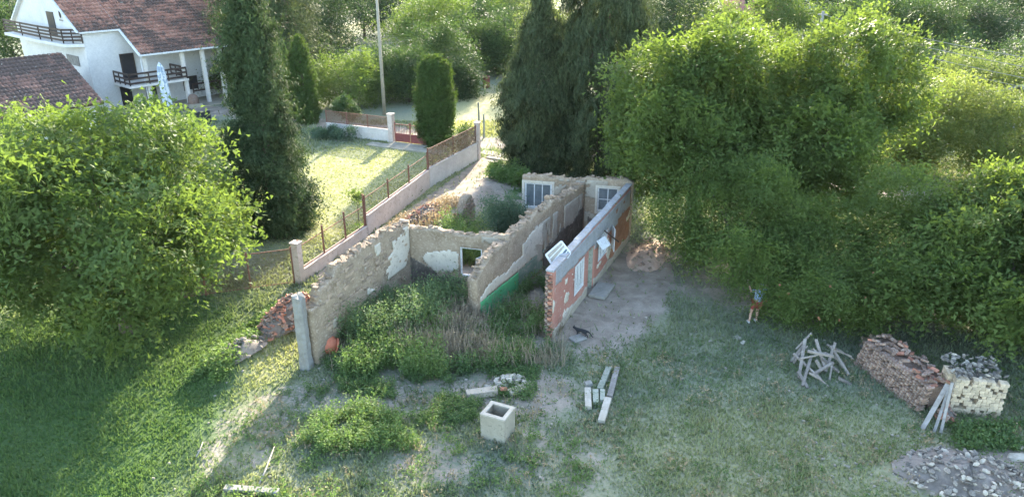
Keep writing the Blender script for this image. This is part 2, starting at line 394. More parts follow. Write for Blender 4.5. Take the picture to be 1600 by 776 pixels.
def masks(x, y):
    n = fbm(x * 0.5, y * 0.5, 40); n2 = fbm(x * 1.3, y * 1.3, 60)
    dirt = 0.0 * x
    dirt = np.maximum(dirt, ell(x, y, 5.3, 30.5, 2.1, 6.4, -22))
    dirt = np.maximum(dirt, 0.9 * ell(x, y, 3.3, 26.9, 2.2, 1.2, 15))
    dirt = np.maximum(dirt, 0.6 * ell(x, y, 10.5, 31.0, 4.0, 3.0, -12))
    dirt = np.maximum(dirt, 0.6 * ell(x, y, 16.5, 29.5, 5.0, 3.6, 0))
    dirt = np.maximum(dirt, 0.95 * ell(x, y, -1.0, 31.5, 5.5, 7.0, -22))
    dirt = np.maximum(dirt, 0.56 * ell(x, y, -4.0, 22.2, 4.6, 1.7, 0))
    dirt = np.maximum(dirt, 0.66 * ell(x, y, 0.3, 22.2, 2.6, 1.9, 0))
    dirt = np.maximum(dirt, 0.50 * ell(x, y, -8.6, 20.0, 1.6, 3.2, -5))
    dirt = np.maximum(dirt, 0.55 * ell(x, y, -2.5, 18.4, 1.6, 1.3, 0))
    dirt = np.maximum(dirt, 0.45 * ell(x, y, 1.5, 18.4, 2.0, 3.0, 10))
    dirt = np.maximum(dirt, 0.85 * ell(x, y, 14.8, 17.6, 3.4, 1.8, 0))
    dirt = np.maximum(dirt, 1.0 * ell(x, y, -2.6, 43.0, 2.0, 7.5, -20))
    d, t = seg_d(x, y, -8.6, 32.5, -1.6, 52.0)
    dirt = np.maximum(dirt, 0.9 * np.clip((1.3 - d) / 0.7, 0, 1) * (x > -9.7 + (y - 31.5) * 0.36))
    dirt = np.maximum(dirt, 0.75 * ell(x, y, 2.5, 43.0, 5.0, 4.5, -10) * (n2 > 0.42))
    # village street crossing behind the house
    d, t = seg_d(x, y, -60, 82.5, 60, 29.0)
    dirt = np.maximum(dirt, 0.8 * np.clip((2.2 - d) / 1.0, 0, 1))
    dry = 0.10 + 0.5 * (n - 0.35)
    lawn = ell(x, y, -11.0, 46.0, 6.5, 13.0, -20, 0.2)
    dry = np.maximum(dry, 0.62 * lawn + 0.25 * (n2 - .5) * lawn)
    dry = np.maximum(dry, 0.5 * ell(x, y, -9.0, 25.0, 0.9, 3.2, -8))
    dry = np.maximum(dry, 0.95 * ell(x, y, -2.0, 67.0, 6.0, 9.0, 0))
    dry = np.maximum(dry, 0.8 * (y > 110) * (fbm(x * 0.03, y * 0.03, 5) > 0.52))
    dry = np.maximum(dry, 0.4 * ell(x, y, 9, 18.5, 7, 3.5, 0))
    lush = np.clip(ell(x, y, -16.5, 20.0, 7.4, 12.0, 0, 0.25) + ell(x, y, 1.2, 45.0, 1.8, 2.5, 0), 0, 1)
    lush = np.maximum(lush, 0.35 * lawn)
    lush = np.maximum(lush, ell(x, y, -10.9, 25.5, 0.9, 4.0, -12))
    dry = np.where(lush > 0.7, dry * 0.25, dry)
    return np.clip(dirt, 0, 1), np.clip(dry, 0, 1), np.clip(lush, 0, 1)
def grid_axis(parts):
    out = []
    for a, b, st in parts: out += list(np.arange(a, b, st))
    out.append(parts[-1][1]); return np.array(out)
gx = grid_axis([(-1500, -200, 100), (-200, -60, 10), (-60, -28, 2), (-28, 28, 0.3), (28, 60, 2), (60, 200, 10), (200, 1500, 100)])
gy = grid_axis([(-60, 8, 4), (8, 62, 0.3), (62, 120, 1.5), (120, 300, 10), (300, 2200, 100)])
GX, GY = np.meshgrid(gx, gy); X = GX.ravel(); Y = GY.ravel()
dirt, dry, lush = masks(X, Y)
V = np.stack([X, Y, ground_h(X, Y)], 1)
nx, ny = len(gx), len(gy)
I = (np.arange(ny - 1)[:, None] * nx + np.arange(nx - 1)[None, :]).ravel()
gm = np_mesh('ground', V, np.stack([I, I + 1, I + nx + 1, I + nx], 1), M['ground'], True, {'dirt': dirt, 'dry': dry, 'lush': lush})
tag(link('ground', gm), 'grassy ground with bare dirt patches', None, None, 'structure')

# ------------------------------------------------------------------ foliage
def rand_dirs(n):
    v = RNG.normal(size=(n, 3)); return v / np.linalg.norm(v, axis=1)[:, None]
def nrm(v): return v / (np.linalg.norm(v, axis=1)[:, None] + 1e-9)
def leaf_quads(P, N, length, width, droop=0.3, fold=0.15, tri=False):
    n = len(P); L = length * RNG.uniform(0.65, 1.3, n)[:, None]; Wd = width * RNG.uniform(0.7, 1.25, n)[:, None]
    a = rand_dirs(n); a[:, 2] -= droop; a -= (a * N).sum(1)[:, None] * N * 0.85; a = nrm(a)
    b = nrm(np.cross(N, a))
    if tri:
        V = np.stack([P - a * L * .45 - b * Wd * .5, P - a * L * .3 + b * Wd * .55, P + a * L * .6], 1).reshape(-1, 3)
        return V, np.arange(n * 3).reshape(-1, 3)
    V = np.stack([P - a * L * .5, P + b * Wd * .5 - N * Wd * fold + a * L * 0.05, P + a * L * .5, P - b * Wd * .5 - N * Wd * fold + a * L * 0.05], 1).reshape(-1, 3)
    return V, np.arange(n * 4).reshape(-1, 4)
def crown_round(rx, ry, z0, z1, nl, leaf, lobes=18, seed=0, flat=0.0, clump=0.42, asp=0.5, droop=0.4):
    """leaf quads in leafy sprays over many uneven lobes; origin at the trunk base"""
    rng = np.random.default_rng(seed)
    cz = (z0 + z1) / 2; rz = (z1 - z0) / 2
    d = rng.normal(size=(lobes, 3)); d /= np.linalg.norm(d, axis=1)[:, None]
    d[:, 2] = d[:, 2] * 0.9 + 0.05
    rr = rng.uniform(0.52, 0.86, lobes)[:, None]
    LC = d * rr * np.array([rx, ry, rz]) + np.array([0, 0, cz])
    LR = rng.uniform(0.16, 0.40, lobes) * (rx + ry + rz) / 3 * (18 / lobes) ** 0.25
    LC2 = np.vstack([LC, [[0, 0, cz]]]); LR = np.append(LR, min(rx, ry, rz) * 0.62)
    nc = max(20, nl // 40)
    li = rng.choice(len(LR), nc * 3, p=LR ** 2 / (LR ** 2).sum())
    dd = rng.normal(size=(nc * 3, 3)); dd[:, 2] += 0.15; dd /= np.linalg.norm(dd, axis=1)[:, None]
    bump = 0.60 + 0.75 * vnoise(dd[:, 0] * 2.3 + li * 3.1, dd[:, 1] * 2.3 + dd[:, 2] * 2.9 + li, seed)
    P = LC2[li] + dd * (LR[li] * bump)[:, None] * np.array([1, 1, 0.8])
    keep = np.ones(len(P), bool)
    for c_, r_ in zip(LC2, LR):
        keep &= np.linalg.norm((P - c_) / np.array([1, 1, .8]), axis=1) > r_ * 0.70
    keep &= P[:, 2] > z0 * 0.6 - 0.1
    P = P[keep]; dd = dd[keep]; k = min(nc, len(P)); P = P[:k]; dd = dd[:k]
    per = max(4, nl // k)
    cs = clump * rng.uniform(0.5, 1.35, k)
    # every spray is a flattened, tilted, slightly drooping fan of leaves
    A = nrm(dd + rng.normal(size=(k, 3)) * 0.5 - np.array([0, 0, 0.15]))
    U = nrm(np.cross(A, rng.normal(size=(k, 3)))); Wn = np.cross(A, U)
    Wn = np.where(Wn[:, 2:3] < 0, -Wn, Wn)
    t = rng.normal(size=(k, per, 3)) * np.array([0.95, 0.8, 0.13])
    Q = (P[:, None, :] + cs[:, None, None] * (t[..., 0:1] * A[:, None, :] + t[..., 1:2] * U[:, None, :] + t[..., 2:3] * Wn[:, None, :])).reshape(-1, 3)
    Q[:, 2] -= (np.abs(t[..., 0]).ravel() ** 2) * np.repeat(cs, per) * 0.15
    N = nrm(np.repeat(Wn, per, 0) * 1.0 + np.array([0, 0, 0.25]) + rng.normal(size=(k * per, 3)) * 0.26)
    V, F = leaf_quads(Q, N, leaf, leaf * asp, droop, tri=True)
    return V, F, LC
def crown_column(prof, nl, leaf, seed=0, rough=0.16, asp=0.35, droop=0.9, flut=0.25, tuft=0.22):
    """prof: list of (z, radius). Sprays of foliage over a fluted column with boughs standing out."""
    rng = np.random.default_rng(seed)
    zs = np.array([p[0] for p in prof]); rs = np.array([p[1] for p in prof])
    per = 26; nc = int(nl * 1.25) // per
    g = np.linspace(zs[0], zs[-1], 300)
    w = np.interp(g, zs, rs) + 0.12; w /= w.sum()
    z = rng.choice(g, nc, p=w) + rng.normal(size=nc) * 0.1
    a = rng.uniform(0, 2 * math.pi, nc); r = np.interp(z, zs, rs)
    R0 = rs.max()
    nz = vnoise(np.cos(a) * 1.6 * (1 + R0 * .5) + 20, z * 1.0 + np.sin(a) * 1.6 * (1 + R0 * .5) + 9, seed + 5) * 0.6 + vnoise(np.cos(a) * 4 + 40, z * 2.4 + np.sin(a) * 4, seed + 6) * 0.4
    nb = int(22 + 9 * (zs[-1] - zs[0])); ba = rng.uniform(0, 2 * math.pi, nb); bz = zs[0] + (zs[-1] - zs[0]) * rng.uniform(0, 1, nb) ** 1.2; bs = rng.uniform(.35, .8, nb) * max(.35, R0 / 2.6)
    da = np.abs((a[:, None] - ba[None] + math.pi) % (2 * math.pi) - math.pi) * r[:, None]
    bm_ = np.exp(-(da ** 2 + (z[:, None] - bz[None] + 0.35 * 0) ** 2 * 0.8) / (bs[None] ** 2)).max(1)
    kp = rng.uniform(0, 1, nc) < (1.0 if flut < 0.3 else 0.30 + 0.9 * bm_)
    r = r * (1 - 0.5 * flut + flut * 0.9 * bm_)
    r, z, a, nz = r[kp], z[kp], a[kp], nz[kp]; nc = len(r)
    r = r * (1 - flut * .5 + flut * nz) * (1 - rng.uniform(0, 1, nc) ** 2 * 0.35) + rng.normal(size=nc) * rough * 0.4
    P = np.stack([np.cos(a) * r, np.sin(a) * r, z], 1); D = np.stack([np.cos(a), np.sin(a), 0.25 + 0 * a], 1)
    cs = tuft * rng.uniform(0.5, 1.5, nc)
    A = nrm(D * 0.7 + np.array([0, 0, -0.45 * droop]) + rng.normal(size=(nc, 3)) * 0.35)
    t = rng.normal(size=(nc, per, 3)) * np.array([0.6, 0.6, 0.6]); ta = rng.normal(size=(nc, per, 1)) * 1.3
    Q = (P[:, None, :] + cs[:, None, None] * (t * 0.75 + ta * A[:, None, :])).reshape(-1, 3)
    N = nrm(np.repeat(D, per, 0) + np.repeat(rng.normal(size=(nc, 3)), per, 0) * 0.5 + rng.normal(size=(nc * per, 3)) * 0.4)
    return leaf_quads(Q, N, leaf, leaf * asp, droop, tri=True)
def trunk_mb(h, r, targets, seed=0, lean=(0, 0), fork=0.35):
    rng = random.Random(seed); mb = MB()
    pts = []; rad = []
    for i in range(6):
        t = i / 5
        pts.append((lean[0] * t + rng.uniform(-.06, .06) * h * .2 * t, lean[1] * t + rng.uniform(-.06, .06) * h * .2 * t, -0.15 + (h + .15) * t))
        rad.append(r * (1.35 if i == 0 else 1 - 0.55 * t))
    mb.tube(pts, rad, 10)
    for tg in targets:
        tg = Vector(tg); k = rng.uniform(fork, 0.85); p0 = Vector(pts[0]).lerp(Vector(pts[-1]), k)
        mid = p0.lerp(tg, 0.5) + Vector((rng.uniform(-.2, .2), rng.uniform(-.2, .2), 0.12 * (tg - p0).length))
        r0 = r * (0.62 - 0.4 * k)
        mb.tube([p0, p0.lerp(mid, 0.5) + Vector((0, 0, .05)), mid, mid.lerp(tg, .55), tg], [r0, r0 * .8, r0 * .6, r0 * .4, r0 * .15], 6)
    return mb
def tree(name, x, y, label, cat, rx, ry, z0, z1, nl, leaf, mat, seed, lobes=18, group=None, tr=0.2, bark='bark', clump=0.42, asp=0.5, targets=9, lean=(0, 0), parts=True):
    o = empty(name, (x, y, gh(x, y)), label, cat, group)
    V, F, LC = crown_round(rx, ry, z0, z1, nl, leaf, lobes, seed, clump=clump, asp=asp)
    V = V + np.array([lean[0], lean[1], 0])
    link('crown', np_mesh('crown', V, F, M[mat]), None, o)
    t = trunk_mb(z0 + (z1 - z0) * 0.45, tr, [Vector(c) + Vector((lean[0], lean[1], 0)) for c in LC[:targets]], seed, lean)
    link('trunk', t.mesh('trunk', M[bark], True), None, o)
    return o
def column_tree(name, x, y, label, cat, prof, nl, leaf, mat, seed, group=None, tr=0.15, **kw):
    o = empty(name, (x, y, gh(x, y)), label, cat, group)
    V, F = crown_column(prof, nl, leaf, seed, **kw)
    link('crown', np_mesh('crown', V, F, M[mat]), None, o)
    H = prof[-1][0]; t = trunk_mb(H * 0.95, tr, [(math.cos(k * 2.4) * 0.5 * prof[len(prof) // 2][1], math.sin(k * 2.4) * 0.5 * prof[len(prof) // 2][1], H * (0.15 + 0.7 * k / 10)) for k in range(10)], seed, fork=0.1)
    link('trunk', t.mesh('trunk', M['bark'], True), None, o)
    return o

# --- near trees
tree('walnut_tree', -15.8, 26.6, 'huge round walnut tree overhanging the lower left lawn beside the white house', 'tree', 6.6, 6.3, -0.9, 10.2, 90000, 0.22, 'walnut_bright', 3, 34, tr=0.3, clump=0.48)
tree('walnut_tree', 9.9, 38.2, 'tall broad walnut tree just right of the ruin and its two dark conifers', 'tree', 5.1, 5.4, 0.2, 12.6, 90000, 0.23, 'walnut', 5, 32, tr=0.32, clump=0.5)
tree('walnut_tree', 15.6, 38.0, 'tall walnut tree with bright yellow-green top in the middle of the right grove', 'tree', 5.2, 5.6, 0.2, 12.2, 90000, 0.23, 'walnut', 8, 32, tr=0.32, clump=0.5)
tree('walnut_tree', 20.2, 26.6, 'walnut tree spreading over the brick stacks at the right edge of the yard', 'tree', 6.0, 5.2, -0.2, 6.9, 90000, 0.22, 'walnut', 12, 32, tr=0.28, clump=0.48, lean=(-0.3, -1.3))
tree('walnut_tree', 26.8, 29.5, 'walnut tree cut by the right edge of the photo behind the brick stacks', 'tree', 5.0, 5.2, 0.2, 7.0, 50000, 0.19, 'walnut', 14, 24, tr=0.28, clump=0.48)
tree('fruit_tree', 10.2, 31.0, 'low dark fruit tree with a few red fruits left of the standing person', 'tree', 4.3, 3.4, 0.1, 6.0, 62000, 0.14, 'walnut', 16, 24, tr=0.14, clump=0.5)
fo = tree('fruit_tree', 12.7, 27.25, 'low bushy fruit tree with orange fruit beside the person and above the stick pile', 'tree', 3.1, 2.1, 0.0, 3.5, 42000, 0.115, 'walnut', 18, 20, tr=0.12, clump=0.42)
tree('fruit_tree', 16.7, 28.4, 'small dark fruit tree between the stick pile and the brick stacks', 'tree', 3.9, 3.0, -0.3, 6.0, 60000, 0.14, 'walnut', 19, 20, tr=0.12, clump=0.5)
# fruit showing on the low tree
fm = MB().lathe([(0.001, -.05), (0.035, -.035), (0.05, 0), (0.035, .035), (0.001, .05)], 7).mesh('fruit', M['fruit'], True)
for k in range(14):
    a = random.uniform(math.pi * 0.95, math.pi * 2.05); rr = random.uniform(0.75, 1.0)
    f_ = link('fruit', fm, None, fo, Matrix.Translation((math.cos(a) * 2.5 * rr, math.sin(a) * 1.85 * rr, random.uniform(0.9, 2.9))) @ Matrix.Scale(random.uniform(.8, 1.3), 4))
# --- conifers
column_tree('conifer_tree', -13.15, 38.0, 'big dark irregular conifer between the walnut and the sunlit lawn', 'tree',
            [(0.0, 1.6), (1.2, 2.15), (3.0, 2.1), (5.0, 1.75), (7.0, 1.2), (9.0, 1.1), (11.0, 0.8), (12.6, 0.45), (13.8, 0.15)], 90000, 0.21, 'conifer', 31, tr=0.25, rough=0.5, flut=0.6, tuft=0.24)
column_tree('conifer_tree', 1.9, 49.3, 'left one of the two tall drooping grey-green conifers behind the ruin', 'tree',
            [(0.3, 1.6), (2.0, 2.3), (4.5, 2.6), (7.0, 1.95), (9.5, 1.0), (11.4, 0.4), (12.4, 0.1)], 90000, 0.25, 'cedar', 33, tr=0.25, rough=0.4, flut=0.52, droop=1.6, asp=0.28)
column_tree('conifer_tree', 5.9, 48.2, 'right and taller one of the two drooping grey-green conifers behind the ruin', 'tree',
            [(0.3, 1.7), (2.0, 2.6), (5.0, 2.9), (8.0, 2.7), (11.0, 2.3), (14.0, 1.4), (16.0, 0.15)], 110000, 0.25, 'cedar', 34, tr=0.27, rough=0.4, flut=0.52, droop=1.6, asp=0.28)
column_tree('thuja', -5.85, 56.2, 'dense clipped thuja column beside the red gate', 'tree',
            [(0.0, 1.0), (0.8, 1.35), (3.0, 1.45), (5.0, 1.25), (6.1, 1.0), (6.7, 0.3)], 70000, 0.16, 'thuja', 41, rough=0.1, flut=0.22, tuft=0.12, droop=-0.8)
column_tree('thuja', -17.9, 63.4, 'right one of the two slender thujas behind the round bush', 'tree',
            [(0.0, 0.9), (1.0, 1.15), (4.0, 1.05), (6.0, 0.7), (7.3, 0.1)], 34000, 0.18, 'thuja', 42, group='pair of slender thujas', rough=0.1, flut=0.2, tuft=0.12, droop=-0.8)
column_tree('thuja', -20.2, 62.6, 'left one of the two slender thujas, half hidden by the big conifer', 'tree',
            [(0.0, 0.9), (1.0, 1.2), (4.0, 1.05), (6.0, 0.7), (7.4, 0.1)], 34000, 0.18, 'thuja', 43, group='pair of slender thujas', rough=0.1, flut=0.2, tuft=0.12, droop=-0.8)
column_tree('conifer_tree', -25.6, 75.0, 'wide dark spruce between the white house roof and the big conifer', 'tree',
            [(0.4, 2.2), (3.0, 3.0), (7.0, 3.6), (11.0, 3.0), (15.0, 1.6), (18.0, 0.2)], 26000, 0.30, 'conifer', 44, tr=0.3, rough=0.5, flut=0.4, tuft=0.35)
column_tree('conifer_tree', -23.0, 78.0, 'pale grey-green pine standing behind the two slender thujas', 'tree',
            [(1.4, 2.0), (4.0, 3.4), (8.0, 3.2), (11.0, 2.3), (14.0, 0.6)], 18000, 0.30, 'cedar', 45, tr=0.3, rough=0.5, flut=0.45, tuft=0.4)
# --- garden shrubs
tree('round_shrub', -13.6, 60.6, 'round clipped shrub on the lawn next to the low garden wall', 'shrub', 1.35, 1.3, 0.7, 3.0, 9000, 0.13, 'mid_leaf', 51, 12, tr=0.08, clump=0.16, targets=5)
def ground_shrub(name, x, y, label, rx, ry, h, nl, leaf, mat, seed, rz=0.0, cat='shrub', stems=10, group=None):
    o = empty(name, (x, y, gh(x, y)), label, cat, group, rz)
    V, F, LC = crown_round(rx, ry, 0.02, h, nl, leaf, 12, seed, clump=min(0.35, h * .3))
    link('foliage', np_mesh('foliage', V, F, M[mat]), None, o)
    mb = MB()
    for c_ in LC[:stems]: mb.tube([(c_[0] * .2, c_[1] * .2, -.05), (c_[0] * .7, c_[1] * .7, c_[2] * .6), tuple(c_)], [0.02, 0.014, 0.006], 5)
    link('stem', mb.mesh('stem', M['bark']), None, o)
    return o
ground_shrub('low_hedge', -14.4, 57.8, 'low grey-green hedge edging the lawn in front of the round shrub', 2.2, 0.75, 0.8, 9000, 0.13, 'weed_blue', 52, R(-22), 'hedge')
ground_shrub('climbing_vine', -3.6, 52.6, 'leafy green vine climbing over the mesh near the fence end post', 0.8, 0.7, 2.6, 2600, 0.14, 'mid_leaf', 53, R(60), 'vine')
tree('sapling', -8.6, 38.6, 'thin young sapling just behind the fence on the sunlit lawn', 'tree', 0.45, 0.45, 1.1, 2.1, 420, 0.15, 'walnut_bright', 54, 6, tr=0.03, clump=0.2, targets=4)
ground_shrub('leafy_bush', -0.2, 46.3, 'bright lime green bush in full sun behind the ruin', 1.5, 2.0, 0.6, 8000, 0.15, 'weed_lime', 55)
ground_shrub('leafy_bush', -0.55, 36.2, 'blue-green bush filling the back room of the ruin', 1.5, 1.25, 2.35, 9000, 0.12, 'weed_blue', 56)

# ------------------------------------------------------------------ background vegetation, every tree its own
def bt(px, py, y, w, h, mat, kind, where, leaf=0.3, nl=9000, z0=0.3, name='background_tree'):
    """tree whose foot stands at depth y, seen around photo column px"""
    a = ray(px, py); x = a[0] * (y / a[1])
    global _bs
    _bs += 1
    return tree(name, x, y, kind + ' ' + where, 'tree' if h > 3 else 'shrub', w / 2 * 1.12, w / 2, -0.6, h, int(nl * 1.5), leaf * 0.85, mat, 200 + _bs, 18, group='trees and bushes of the village beyond the street', tr=0.05 + h * 0.016, clump=leaf * 2.9, targets=6)
_bs = 0
bt(545, 150, 70, 7.5, 5.6, 'walnut_bright', 'bright topped leafy tree', 'left of the utility pole', 0.24, 13000)
bt(600, 165, 74, 6.0, 5.2, 'mid_leaf', 'bright edged green tree', 'directly behind the utility pole', 0.24, 11000)
bt(640, 150, 72, 5.0, 5.4, 'mid_leaf', 'rounded dark green tree', 'just left of the thuja by the gate', 0.24, 10000)
bt(690, 140, 78, 6.5, 7.6, 'mid_leaf', 'tall bushy tree with pale top', 'above the gate thuja', 0.26, 12000)
bt(665, 120, 92, 9.0, 10.0, 'walnut_bright', 'tall yellow-green tree', 'behind the utility pole to its right', 0.3, 13000)
bt(745, 120, 88, 8.0, 6.5, 'mid_leaf', 'blue-green bushy tree', 'behind the red barrel', 0.3, 11000)
bt(790, 118, 90, 7.0, 6.0, 'dark_leaf', 'dark shaded tree', 'right of the red barrel at the field edge', 0.3, 10000)
bt(730, 60, 112, 12.0, 9.0, 'walnut_bright', 'wide light green tree', 'on the far side of the field', 0.4, 12000)
bt(800, 60, 120, 13.0, 9.0, 'pale_leaf', 'pale sunlit tree', 'left behind the drooping conifers', 0.4, 12000)
bt(870, 90, 84, 7.0, 9.5, 'pale_leaf', 'pale lit tree', 'showing between the two drooping conifers', 0.32, 9000)
bt(520, 80, 96, 10.0, 11.0, 'dark_leaf', 'dark shaded tree', 'at the top left of the utility pole', 0.34, 11000)
bt(470, 80, 108, 11.0, 13.0, 'cedar', 'grey-green tall tree', 'above the slender thujas', 0.36, 11000)
bt(570, 60, 118, 12.0, 12.5, 'dark_leaf', 'dark tree', 'behind the top of the utility pole', 0.4, 11000)
bt(640, 40, 132, 14.0, 12.5, 'mid_leaf', 'big dark green tree', 'far behind the yellow-green tree', 0.42, 11000)
bt(960, 70, 78, 8.0, 12.0, 'cedar', 'grey leafy tree', 'right behind the taller drooping conifer', 0.34, 11000)
bt(1030, 60, 84, 9.0, 12.0, 'dark_leaf', 'dark grey-green tree', 'left above the big walnut crowns', 0.34, 11000)
bt(1100, 60, 92, 9.0, 10.5, 'pale_leaf', 'pale green tree', 'behind the walnut crowns below the red roof', 0.34, 10000)
bt(1060, 40, 112, 12, 13.0, 'dark_leaf', 'tall dark tree', 'left of the far red building', 0.4, 10000)
bt(1225, 40, 104, 9.0, 10.0, 'walnut_bright', 'light green tree', 'behind the walnut tops in the middle right', 0.38, 10000)
bt(1330, 60, 100, 9.0, 8.5, 'mid_leaf', 'green tree', 'left of the sunlit far bushes on the right', 0.38, 10000)
bt(1385, 100, 66, 5.0, 6.4, 'mid_leaf', 'vine covered rounded tree', 'at the right shoulder of the walnut crowns', 0.24, 10000)
bt(1400, 95, 92, 9.0, 9.0, 'mid_leaf', 'broad tree with light top', 'left one of the lit row at the upper right', 0.34, 12000)
bt(1460, 95, 92, 9.5, 9.2, 'mid_leaf', 'broad tree with light top', 'middle one of the lit row at the upper right', 0.34, 12000)
bt(1515, 95, 94, 9.0, 8.6, 'dark_leaf', 'broad dark tree', 'right end of the lit row at the upper right', 0.34, 11000)
bt(1420, 120, 74, 8.0, 5.5, 'dark_leaf', 'dark tree', 'behind the left ends of the overhead wires', 0.3, 10000)
bt(1480, 120, 76, 8.0, 5.0, 'dark_leaf', 'dark bushy tree', 'in shade under the overhead wires', 0.3, 10000)
bt(1545, 120, 66, 7.5, 6.8, 'pale_leaf', 'feathery yellow-green tree', 'under the wires near the right edge', 0.26, 12000)
bt(1600, 120, 70, 8.0, 6.5, 'mid_leaf', 'green tree', 'at the right edge behind the wires', 0.28, 10000)
bt(1590, 60, 98, 12.0, 12.0, 'dark_leaf', 'tall dark tree', 'in the upper right corner', 0.36, 11000)
bt(1360, 20, 138, 14, 13.0, 'dark_leaf', 'dark far tree', 'left one of the dark belt at the upper right', 0.45, 9000)
bt(1430, 15, 140, 14, 14.0, 'dark_leaf', 'dark far tree', 'middle one of the dark belt at the upper right', 0.45, 9000)
bt(1500, 15, 142, 14, 13.5, 'dark_leaf', 'dark far tree', 'right one of the dark belt at the upper right', 0.45, 9000)
bt(1450, 200, 49, 7.6, 7.6, 'sunlit_tint_leaf', 'yellow-green sunlit feathery tree', 'right behind the right-hand walnut crowns', 0.2, 24000)
bt(1575, 215, 46, 5.8, 7.0, 'sunlit_tint_leaf', 'yellow-green sunlit tree', 'at the right edge above the walnut crown', 0.2, 18000)
bt(1405, 235, 50, 3.6, 5.8, 'sunlit_tint_leaf', 'small yellow-green tree', 'tucked between the walnut crowns', 0.2, 9000)
bt(10, 40, 92, 12, 7, 'mid_leaf', 'leafy tree', 'left behind the white house gable', 0.36, 9000)
bt(90, 30, 98, 12, 10, 'dark_leaf', 'dark tree', 'above the ridge of the white house', 0.36, 9000)
bt(440, 150, 72, 6, 6.5, 'mid_leaf', 'dense green tree', 'between the big conifer and the slender thujas', 0.26, 10000)
bt(500, 150, 80, 6, 4.5, 'dark_leaf', 'low dark bush', 'across the street left of the bright topped tree', 0.26, 9000)
bt(710, 140, 74, 5, 4.0, 'dark_leaf', 'low dark bush', 'between the gate thuja and the red barrel', 0.26, 9000)
bt(760, 100, 100, 10, 8.5, 'dark_leaf', 'dark tree', 'behind the trees of the field edge', 0.32, 10000)
bt(300, 40, 100, 12, 12, 'dark_leaf', 'dark tree', 'behind the white house roof', 0.4, 9000)
bt(400, 60, 92, 9, 12, 'cedar', 'grey-green tree', 'behind the top of the big conifer', 0.36, 9000)
bt(215, 150, 78, 6, 4.0, 'mid_leaf', 'leafy garden tree', 'seen through the house porch', 0.25, 7000)
bt(330, 150, 76, 4, 3.2, 'walnut_bright', 'light green garden bush', 'behind the porch of the white house', 0.22, 6000)
# the wood beyond reads as one mass
def wood():
    V = []; F = []; n0 = 0
    for k in range(150):
        y = random.uniform(135, 330); x = random.uniform(-0.95, 0.95) * y
        if 0.20 < x / y < 0.36 and y < 215: continue
        h = random.uniform(7, 13)
        v, f, _ = crown_round(h * .6, h * .55, 0.2, h, 2400, 0.8, 9, 900 + k, clump=1.3)
        v = v + np.array([x, y, 0.3]); V.append(v); F.append(f + n0); n0 += len(v)
    return np_mesh('far_wood', np.vstack(V), np.vstack(F), M['mid_leaf'])
tag(link('far_wood', wood()), 'distant wood along the top of the view', 'wood', None, 'stuff')

# ------------------------------------------------------------------ grass
def grass():
    n = 420000
    # density falls with distance from the viewer side of the plot
    y = 9 + (RNG.uniform(0, 1, n) ** 1.45) * 55
    x = RNG.uniform(-1, 1, n) * (0.78 * y + 3.0)
    d, dr, lu = masks(x, y)
    p = 1.0 - np.clip((d + 0.9 * (fbm(x * 1.4, y * 1.4, 77) - 0.5) - 0.22) * 2.2, 0, 0.96)
    # keep out of the street and ruin walls
    k = RNG.uniform(0, 1, n) < p
    x, y, dr, lu = x[k], y[k], dr[k], lu[k]; n = len(x)
    z = ground_h(x, y)
    tall = 0.07 + 0.11 * fbm(x * 0.9, y * 0.9, 88) ** 2 * (1 - 0.3 * lu)
    patch = fbm(x * 0.7, y * 0.7, 91)
    lawn_ = ell(x, y, -11.0, 46.0, 6.5, 13.0, -20, 0.2)
    h = 0.85 * (1 - 0.65 * lawn_) * tall * RNG.uniform(0.6, 1.6, n) * (0.8 + 0.8 * patch) * (0.75 + y / 60)
    w = 0.018 + 0.00075 * y
    a = RNG.uniform(0, 2 * math.pi, n); ld = RNG.uniform(0.1, 0.9, n) * h; la = RNG.uniform(0, 2 * math.pi, n)
    bx, by = np.cos(a) * w, np.sin(a) * w
    V = np.stack([np.stack([x - bx, y - by, z - 0.01], 1), np.stack([x + bx, y + by, z - 0.01], 1), np.stack([x + np.cos(la) * ld, y + np.sin(la) * ld, z + h], 1)], 1).reshape(-1, 3)
    return np_mesh('grass', V, np.arange(n * 3).reshape(-1, 3), M['grass'], False, {'dry': np.repeat(np.clip(dr * 0.9, 0, 1), 3), 'lush': np.repeat(lu, 3)})
tag(link('grass', grass()), 'rough grass growing over the yards', 'grass', None, 'stuff')
def inpoly(x, y, poly):
    r = np.zeros(len(x), bool); j = len(poly) - 1
    for i in range(len(poly)):
        xi, yi = poly[i]; xj, yj = poly[j]
        r ^= ((yi > y) != (yj > y)) & (x < (xj - xi) * (y - yi) / (yj - yi + 1e-9) + xi); j = i
    return r
